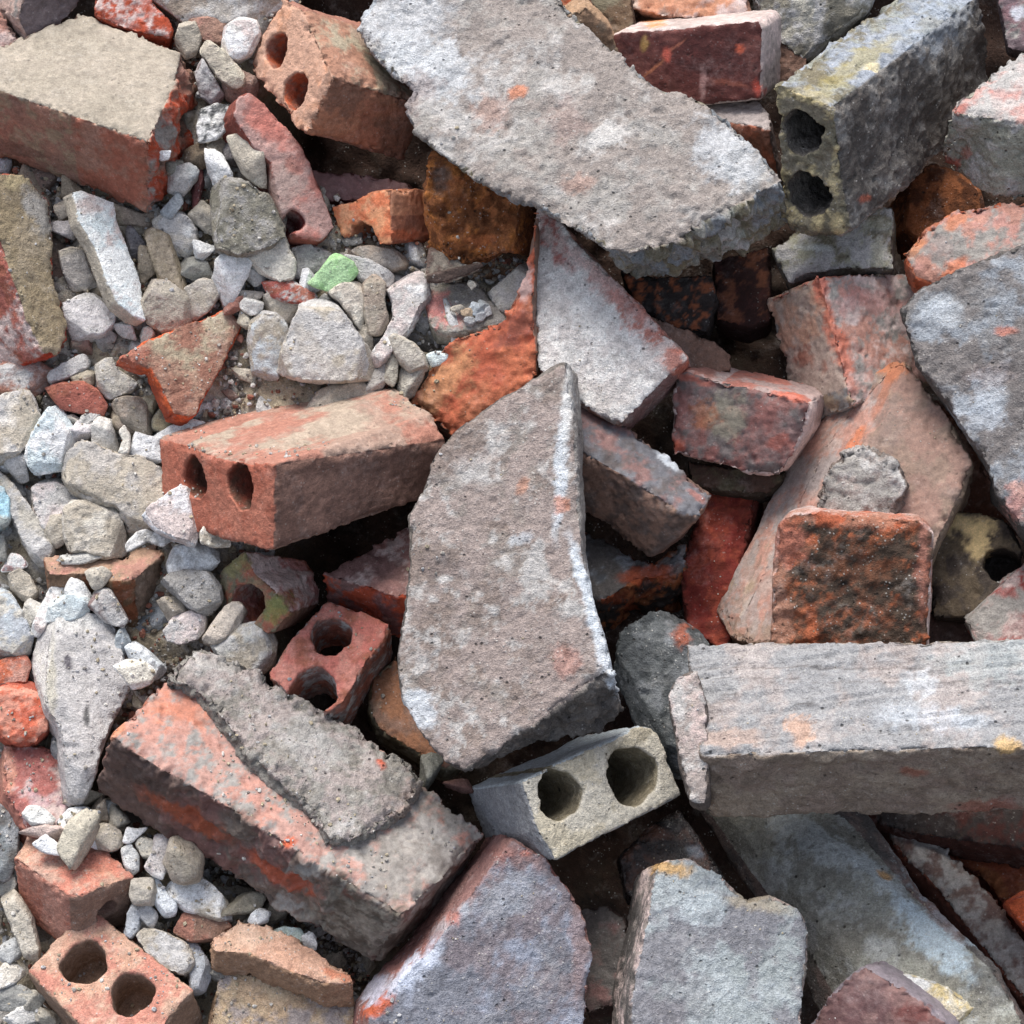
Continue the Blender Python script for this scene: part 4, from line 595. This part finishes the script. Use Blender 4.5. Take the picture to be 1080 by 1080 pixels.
# ---------- pebbles: label, x, y, rx, ry, angle, h, colour, angularity
for a in [
 ('mauve-grey pebble above the grey-tan blocky stone',72,241,14,10,0,4,'a8a0a2',.5),
 ('beige flat pebble left of the top of the long white plaster slab',68,220,13,8,-15,6,'bcac94',.6),
 ('tan nub just under the lower edge of the beige-topped brick',74,203,10,8,0,0,'a08c6c',.6),
 ('brown rounded pebble beneath the pale grey blocky mortar stone',85,361,12,9,0,-4,'8c7a68,RB.2',.4),
 ('grey pebble right below the pale grey blocky mortar stone',112,356,10,10,0,-4,'a09c98',.6),
 ('light grey small pebble at the foot of the long white plaster slab',131,345,9,6,0,4,'c2bfbc',.7),
 ('pale crumb between the plaster slab foot and the triangular brick chip',155,354,7,8,0,2,'cfc8b8',.6),
 ('dark grey pebble between the plaster slab and the tan mortar stick',143,264,10,9,0,-6,'77737a',.5),
 ('brown pebble under the tan mortar stick',156,285,8,11,10,-2,'97856a',.5),
 ('oblong chalk-white pebble under the olive-grey mortar block',247,284,26,13,-48,14,'cfd2d2,WH.3',.5),
 ('round grey pebble touching the oblong chalk-white pebble',270,293,10,9,0,6,'a9a6a2',.4),
 ('green-grey pebble left of the oblong chalk-white pebble',208,283,17,13,0,-2,'98968a,GY.3',.6),
 ('small white pebble above the green-grey pebble',213,265,9,8,0,6,'d3d3d1',.7),
 ('tan pebble left of the olive-grey mortar block',216,228,13,14,0,2,'ab9f8a',.5),
 ('grey pebble below the oblong chalk-white pebble',243,308,12,9,-20,2,'8f9090,LG.3',.5),
 ('small reddish crumb above the peak of the triangular brick chip',248,324,10,6,-20,8,'a86048',.7),
 ('clean white rounded pebble between the red sliver and the brick chip',265,323,12,8,10,12,'d8d4ca',.3),
 ('small sandy pebble under the clean white rounded pebble',259,338,8,8,0,4,'b8aa8c',.5),
 ('small beige flat crumb left of the red brick sliver',270,310,9,5,0,4,'b6a694',.7),
 ('little white pebble between the grey mortar lump and the red sliver',323,292,8,8,30,10,'cfcfd3',.7),
 ('pinkish tiny chip on the cream wedge-shaped stone',268,258,6,5,0,24,'bb8070',.8),
 ('small upright tan pebble right of the foot of the flat pale stone',414,391,7,15,5,12,'a8a08a',.5),
 ('greyish pebble beside the foot of the flat pale stone',401,396,10,14,20,4,'b0a89e',.6),
 ('thin brown pebble between the flat pale stone and the bean-shaped stone',386,358,6,13,-12,6,'a39784',.5),
 ('crumbly beige pebble below the small beige block',432,401,10,14,0,2,'b5ac98',.7),
 ('tan round pebble above the red oval brick chip',90,400,11,10,0,0,'a8997c',.4),
 ('tiny tan pebble left of the ochre nub',158,425,7,8,0,0,'a8986c',.5),
 ('light grey angular pebble below the red oval brick chip',111,453,12,13,20,10,'c6c1b8',.9),
 ('pink-white oval pebble right of the light blue-white stone',85,455,14,9,-30,8,'c8c0c2',.4),
 ('narrow grey pebble above the pink-white oval pebble',91,443,11,6,-50,8,'bcb9b4',.4),
 ('tiny cream pebble under the red oval brick chip',73,441,7,5,0,6,'c8bda8',.5),
 ('olive pebble above the largest beige stone',112,472,10,6,0,2,'a09880',.5),
 ('small white crumb at the left edge beside the light blue-white stone',5,489,10,7,0,4,'cfd3d6',.6),
 ('pale lumpy pebble beside the light blue-white stone',21,500,14,9,20,4,'bdb9b5',.7),
 ('tan rounded pebble between the crumbly clod and the pale pink lozenge',184,642,12,13,0,16,'a89882',.5),
 ('grey rounded pebble at the left edge below the finger-shaped stone',-3,578,10,13,0,8,'8c8a80',.4),
 ('pale pebble right of the bluish block at left',33,642,10,9,0,10,'c0b9ac',.5),
 ('round tan pebble resting in the hollow of the brown half brick',103,609,10,11,0,34,'b8ac96',.3),
 ('grey mortar crumb on top of the brown half brick',86,590,13,6,0,26,'b5b2aa',.8),
 ('small bluish pebble between the tall slab stone and the light bar stone',128,676,7,12,10,22,'a3b0b8',.6),
 ('dark grey pebble under the coral brick chip',37,712,10,8,0,8,'7c7870',.5),
 ('mauve crumb right of the coral brick chip',38,700,8,6,0,12,'9c8284',.6),
 ('grey upright pebble between the orange lump and the tall slab stone',64,793,9,13,0,16,'8f9092',.5),
 ('oblong beige pebble under the lower corner of the mortar-covered brick',84,842,15,8,0,28,'b5a78c',.5),
 ('large cream pebble on top of the terracotta corner',79,889,15,22,8,66,'c2b598,BE.3',.5),
 ('small bright white pebble on top of the terracotta corner',52,893,12,8,20,62,'dcdee2',.3),
 ('pinkish crumb left of the white pointed plaster piece',46,876,16,8,10,56,'c8a89a',.7),
 ('brown pebble under the mortar-covered brick near its left corner',104,860,12,10,0,32,'93806a',.6),
 ('light grey crumb under the mortar-covered brick near its left corner',115,850,8,8,0,30,'b5b6b4',.8),
 ('tan pebble left of the small gleaming white shard',126,865,10,9,0,32,'aba08c',.6),
 ('egg-shaped tan stone under the mortar-covered brick',194,910,19,23,-6,60,'bcac94,b0a084.4',.12),
 ('tan round pebble left of the bluish-white lumpy stone',152,941,12,14,0,50,'b8ac98',.3),
 ('grey rough pebble in the bottom left corner',8,1054,15,12,0,30,'8c8c88',.6),
 ('sandy grey pebble near the bottom left corner',29,1057,14,10,-20,32,'a39c8c',.6),
 ('white lumpy pebble at the bottom left edge',19,1077,12,8,0,36,'cfccc6',.7),
 ('pale pebble left of the lower edge of the terracotta two-hole brick',11,1003,16,9,-30,28,'aeb0b0',.6),
 ('beige pebble at the left edge above the long sandy finger stone',4,932,13,9,20,26,'a8a294',.5),
 ('tan pebble below the terracotta two-hole brick at the bottom edge',50,1073,13,8,20,30,'b0a48c',.6),
 ('grey-brown crumb in the dark gap left of the peach shard',237,1025,8,12,20,30,'8c867c',.6),
 ('olive rounded pebble under the mortar-covered brick above the peach shard',263,953,15,11,0,32,'8a8068',.4),
 ('small clean white pebble above the peach shard',274,967,10,7,-20,42,'d6d8da',.3),
 ('olive-brown pebble under the mortar-covered brick, right of the clean white pebble',292,960,14,12,0,26,'776c58',.6),
 ('tiny white chip beside the mint-grey flat chip',327,989,6,6,0,46,'dfe8e4',.9),
 ('rust-brown chip left of the broken pink brick strip',262,88,12,14,0,8,'a87c64',.8),
 ('long tan oblong pebble leaning on the broken pink brick strip',263,167,26,14,68,36,'c2b69c,BE.3',.2),
 ('long bluish-white pebble left of the tan oblong pebble',229,178,22,11,66,22,'c5c8d0,WH.3',.35),
 ('brown pebble under the foil-like flake',212,164,14,14,0,6,'87704f,6c5a44.3',.5),
 ('small olive-tan pebble right under the foil-like flake',230,155,7,10,10,8,'a89c82',.5),
 ('mauve-grey pebble left of the broken pink brick strip',246,158,14,13,0,2,'958c8c',.5),
 ('bluish-grey oval pebble right of the lower corner of the beige-topped brick',193,190,18,11,-38,14,'a9adac,LG.3',.3),
 ('olive-grey pebble behind the bluish-grey oval pebble',196,177,10,9,0,4,'8c8876',.4),
 ('small bluish notched pebble right of the beige-topped brick corner',187,212,9,9,0,10,'98a2aa',.7),
 ('tiny white pebble stuck in the broken end of the beige-topped brick',172,164,6,5,0,58,'d5d8dc',.5),
 ('grey-beige pebble sitting inside the right hole of the dusty two-hole red brick',254,521,13,11,0,72,'8f8878',.6),
 ('tan crumb on the mortar-topped pink fragment, leftmost of the crumbs there',483,325,5,4,0,24,'b5a890',.6),
 ('ochre crumb on the mortar-topped pink fragment',493,329,7,4,30,25,'c4a070',.7),
 ('pale blue crumb on the mortar-topped pink fragment',501,325,7,5,20,25,'a8b4bd',.6),
 ('grey crumb at the upper right of the mortar-topped pink fragment',510,323,5,5,0,24,'98a0a4',.6),
 ('round grey crumb at the lower edge of the mortar-topped pink fragment',496,339,6,5,0,25,'9a9ca0',.3),
 ('bluish crumb right of the round grey crumb on the pink fragment',506,334,5,5,0,25,'a4a9b0',.6),
 ('whitish crumb at the right corner of the mortar-topped pink fragment',515,329,4,4,0,24,'c4c4c4',.6),
 ('single beige crumb at the top of the mortar-topped pink fragment',497,299,4,3,0,26,'c2b9a4',.5),
 ('small dark maroon sliver standing left of the broken pink brick strip',210,192,5,16,0,4,'7c3836',.8),
 ('small grey-olive lump in the dark gap under the tall tapering slab',455,806,13,12,0,24,'7c7c6c',.6),
 ('reddish crumb in the dark gap under the tall tapering slab',487,828,10,7,0,22,'8a5646',.6),
]:
    pebble(a[0], a[1], a[2], a[3], a[4], a[5], a[6] - 3, a[7], a[8])
# =============== FILLER PEBBLES, GRIT, GROUND ===============
DEB = [(-260,175),(20,175),(160,150),(200,-20),(330,-20),(280,70),(250,110),(330,190),(360,210),(470,270),(560,270),(560,330),(470,400),(430,420),(330,440),(300,560),(250,620),(285,700),(180,720),(60,840),(200,890),(370,990),(420,1080),(430,1200),(-260,1200)]
def inside(x, y, poly):
    r = np.zeros(np.shape(x), bool); n = len(poly)
    for i in range(n):
        x1, y1 = poly[i]; x2, y2 = poly[(i + 1) % n]
        if y1 == y2: continue
        c = ((y1 > y) != (y2 > y)) & (x < (x2 - x1) * (y - y1) / (y2 - y1) + x1); r ^= c
    return r
rs = random.Random(11); cols = [('pale grey', 'b4b1ad,LG.3'), ('beige', 'b3a68c,BE.3'), ('tan', '9c8a6c,TN.3'), ('white', 'cfcfcd,WH.3'), ('brick-red', 'a0624e,RD.3'), ('dark grey', '827f7a,DG.3'), ('brown', '87705c,BR.3'), ('bluish', 'a5adb3,BL.3')]
wts = [26, 26, 16, 12, 6, 8, 7, 7]; shp = ['flat', 'rounded', 'angular']
used = {}; cnt = 0; pts = []
tries = 0
while cnt < 250 and tries < 30000:
    tries += 1
    x = rs.uniform(-20, 560); y = rs.uniform(20, 1085)
    if not bool(inside(np.array(x), np.array(y), DEB)): continue
    r = rs.choice([7, 8, 9, 10, 12, 14, 16]) * 1.0
    if any((x - a) ** 2 + (y - b) ** 2 < ((r + c) * .68) ** 2 for a, b, c in pts): continue
    pts.append((x, y, r)); cn, cc = rs.choices(cols, wts)[0]; ang = rs.choice([.2, .6, .6, .9, .9]); sw = {.2: 'rounded', .6: 'blunt', .9: 'angular'}[ang]
    L_ = sorted(LAND, key=lambda l: (l[0] - x) ** 2 + (l[1] - y) ** 2)
    for l in L_[:5]:
        dx, dy = x - l[0], y - l[1]
        rel = ('right of' if dx > 0 else 'left of') if abs(dx) > abs(dy) else ('below' if dy > 0 else 'above')
        lb = '%s %s %s crumb deep between stones %s %s' % ('tiny' if r < 8 else 'small' if r < 11 else 'medium', cn, sw, rel, l[2])
        if lb not in used: break
    used[lb] = 1; cnt += 1
    pebble(lb, x, y, r * rs.uniform(1, 1.5), r * rs.uniform(.7, 1), rs.uniform(0, 180), rs.uniform(-24, -10) - (r - 8) * .7, cc, ang, name='mortar_crumb', cat='crumb', sub=4, group='small crumbs filling the gaps of the debris patch')
def slopepos(a, b, h):      # a right, b down the slope, h out of it (all in units)
    t = math.atan(.1); bd = np.array([0, -math.cos(t), math.sin(t)]); nd = np.array([0, math.sin(t), math.cos(t)])
    v = a[:, None] * np.array([1., 0, 0]) + b[:, None] * bd + h[:, None] * nd
    return v2w(v)
def warp(n, lim, fine):
    s = np.linspace(-1, 1, n); return fine * s + (lim - fine) * np.sign(s) * np.abs(s) ** 9
ga = warp(360, 36000, 1000); gb = warp(360, 36000, 1000)
A, Bb = np.meshgrid(ga, gb); a = A.ravel(); b = Bb.ravel()
deb = inside(a + 540, b + 540, DEB).astype(float).reshape(A.shape)
for _ in range(4):
    deb = (deb + np.roll(deb, 1, 0) + np.roll(deb, -1, 0) + np.roll(deb, 1, 1) + np.roll(deb, -1, 1)) / 5
out = sstep(560, 760, np.maximum(np.abs(a), np.abs(b))); deb = deb.ravel() * (1 - out)
P2 = np.stack([a, b, 0 * a], 1)
hh = -235 + 217 * deb + out * 120 + (fbm(P2, 90, 3, 31) - .5) * (110 - 85 * deb) + (fbm(P2, 22, 3, 32) - .5) * 22 + (fbm(P2, 7, 2, 33) - .5) * 5
G = slopepos(a, b, hh)
z = G[:, 2]; z = np.where(z > 1.0, 1.0 + .15 * np.tanh((z - 1.0) / .15) , z); z = np.where(z < .12, .12 * np.exp((z - .12) / .12), z)
far = sstep(1.6, 4.5, np.abs(G[:, 0])); far = np.maximum(far, sstep(1.6, 5, G[:, 1])); z = z * (1 - far)
G[:, 2] = z; n_ = 360
fc = [[i * n_ + j, i * n_ + n_ + j, i * n_ + n_ + j + 1, i * n_ + j + 1] for i in range(n_ - 1) for j in range(n_ - 1)]
me = bpy.data.meshes.new('ground'); me.from_pydata(G.tolist(), [], fc); me.polygons.foreach_set('use_smooth', np.ones(len(fc), bool)); me.update()
C = mixcol('44382f,503c32.3@60,3c2a22.2@50', P2, 77); dd = deb[:, None]; C = C * (1 - dd) + dd * mixcol('b0a899,LG.3@12,BE.3@20', P2, 78); setcol(me, C); me.materials.append(MATS['mortar'])  # deep ground darkened so its colour adds to the black of the gaps
g = bpy.data.objects.new('ground', me); COL.objects.link(g); g['kind'] = 'structure'
# fine grit: thousands of grains nobody could count, one object
r2 = np.random.default_rng(5); M_ = 46000
gx = r2.uniform(-60, 570, M_); gy = r2.uniform(-30, 1110, M_); ok = inside(gx, gy, DEB); gx = gx[ok]; gy = gy[ok]; Ng = len(gx)
bv, bf = ico(1); bf = np.array(bf); nb = len(bv)
sz = r2.choice([1.6, 2.2, 3, 4.2], Ng, p=[.35, .33, .22, .1]); hb = -21 + r2.uniform(-10, 12, Ng)
verts = []; cl_ = []
pal = np.array([hexlin(c) for c in ('a8a29a', 'b3a68c', '8f8272', 'cfccc6', '9a6452', '77726c', 'b8b8ba')])
sh = 1 + (r2.random((Ng, nb)) - .5) * .6
V = bv[None] * sh[:, :, None] * (sz[:, None, None] * r2.uniform(.7, 1.3, (Ng, 1, 3)))
base = np.stack([(gx - 540), -(gy - 540), hb + slope(gy)], 1)
k = (D - base[:, 2]) / D; base[:, 0] *= k; base[:, 1] *= k
W = v2w((V + base[:, None]).reshape(-1, 3))
ff = (bf[None] + (np.arange(Ng) * nb)[:, None, None]).reshape(-1, 3)
# crumbs and dust grains lying on the upward ledges of the pile
bpy.context.view_layer.update(); dg = bpy.context.evaluated_depsgraph_get(); extra = []; ec = []
r3 = random.Random(9); down = Vector((0, 0, -1))
for q in range(5200):
    px = r3.uniform(-40, 1120) if r3.random() < .45 else r3.uniform(-40, 480); py = r3.uniform(-40, 1120)
    p = v2w(unproj(px, py, 200)); hit, lo, nrm, fi, ob, _ = SC.ray_cast(dg, Vector(p) + Vector((0, 0, .12)), down)
    if not hit or nrm.z < .72: continue
    right = lo.x > -40 * S
    if fbm(np.array([[lo.x / S, lo.y / S, 0.]]), 60, 2, 50)[0] < (.58 if right else .555): continue
    s_ = r3.choice([.6, .8, 1.0] if right else [.7, .9, 1.1, 1.5, 2.2]) * S
    extra.append(np.array(lo)[None] + bv * (1 + (r2.random((nb, 1)) - .5) * .6) * s_ * r2.uniform(.6, 1.3, (1, 3)) + np.array([0, 0, s_ * .35])); ec.append(pal[r3.choice((0, 1, 3, 6, 0, 1))])
if extra:
    W = np.concatenate([W] + extra); ff = (bf[None] + (np.arange(Ng + len(extra)) * nb)[:, None, None]).reshape(-1, 3)
me = bpy.data.meshes.new('grit'); me.from_pydata(W.tolist(), [], ff.tolist()); me.update()
setcol(me, np.concatenate([np.repeat(pal[r2.integers(0, 7, Ng)], nb, 0)] + [np.repeat(np.array(ec), nb, 0)] * bool(extra))); me.materials.append(MATS['stone'])
g2 = bpy.data.objects.new('grit', me); COL.objects.link(g2); g2['kind'] = 'stuff'; tag(g2, 'fine grey and beige mortar grit lying between the loose stones', 'grit')
# the heap goes on beyond the picture: copies of the traced bricks and stones lie round about it
OL_ = 'broken brick or slab on the outer heap, beyond the traced pile'; OS_ = 'loose stone on the outer heap, beyond the traced pile'
src = [o for o in COL.objects if o.get('group') == GB and o.type == 'MESH' and not o.parent and max(o.dimensions) < .19]
sst = [o for o in COL.objects if o.get('category') in ('stone', 'pebble')]
ro = random.Random(21)
for k in range(300):
    big = k < 120
    o = ro.choice(src if big else sst); c = o.copy(); COL.objects.link(c)
    while True:
        a_ = ro.uniform(-1020, 1020); b_ = ro.uniform(-950, 980)
        m_ = 690 if big else 640
        if max(abs(a_), abs(b_)) > m_: break
    p = slopepos(np.array([a_]), np.array([b_]), np.array([ro.uniform(-100, 10) if big else ro.uniform(-105, -70)]))[0]
    c.matrix_world = Matrix.Translation(Vector(p)) @ Matrix.Rotation(ro.uniform(-.5, .5), 4, 'X') @ Matrix.Rotation(ro.uniform(0, 6.28), 4, Vector((0, -math.sin(.59), math.cos(.59)))) @ o.matrix_world.to_3x3().to_4x4()
    c['label'] = OL_ if big else OS_; c['group'] = 'bricks on the outer heap' if big else 'stones on the outer heap'
# =============== CAMERA AND LIGHT ===============
cam = bpy.data.cameras.new('camera'); co = bpy.data.objects.new('camera', cam); COL.objects.link(co)
cam.lens = LENS; cam.sensor_width = 36; cam.clip_start = .02; cam.clip_end = 200
co.matrix_world = Matrix.Translation(Vector(CAMP)) @ Matrix(np.stack([R_, U_, -F_], 1).tolist()).to_4x4(); SC.camera = co
w = bpy.data.worlds.new('World'); SC.world = w; w.use_nodes = True; nt = w.node_tree; bg = nt.nodes['Background']
sk = nt.nodes.new('ShaderNodeTexSky'); sk.sky_type = 'NISHITA'; sk.sun_disc = False
EL, AZ = 64, -22                     # sun elevation, degrees clockwise from the +Y (upslope) direction
sk.sun_elevation = math.radians(EL); sk.sun_rotation = math.radians(AZ); sk.dust_density = 3; sk.air_density = 1
hs = nt.nodes.new('ShaderNodeHueSaturation'); hs.inputs['Saturation'].default_value = .55; nt.links.new(sk.outputs[0], hs.inputs['Color']); nt.links.new(hs.outputs[0], bg.inputs[0]); bg.inputs[1].default_value = .115
sl = bpy.data.lights.new('sun', 'SUN'); sl.energy = 2.0; sl.angle = math.radians(30); sl.color = (1, .96, .9)
so = bpy.data.objects.new('sun', sl); COL.objects.link(so)
d = Vector((math.sin(math.radians(AZ)) * math.cos(math.radians(EL)), math.cos(math.radians(AZ)) * math.cos(math.radians(EL)), math.sin(math.radians(EL))))
so.rotation_euler = d.to_track_quat('Z', 'Y').to_euler()
SC.cycles.max_bounces = 6; SC.cycles.diffuse_bounces = 2; SC.cycles.glossy_bounces = 2
SC.view_settings.view_transform = 'Standard'; SC.view_settings.look = 'None'; SC.view_settings.gamma = 1; SC.view_settings.exposure = 0.8
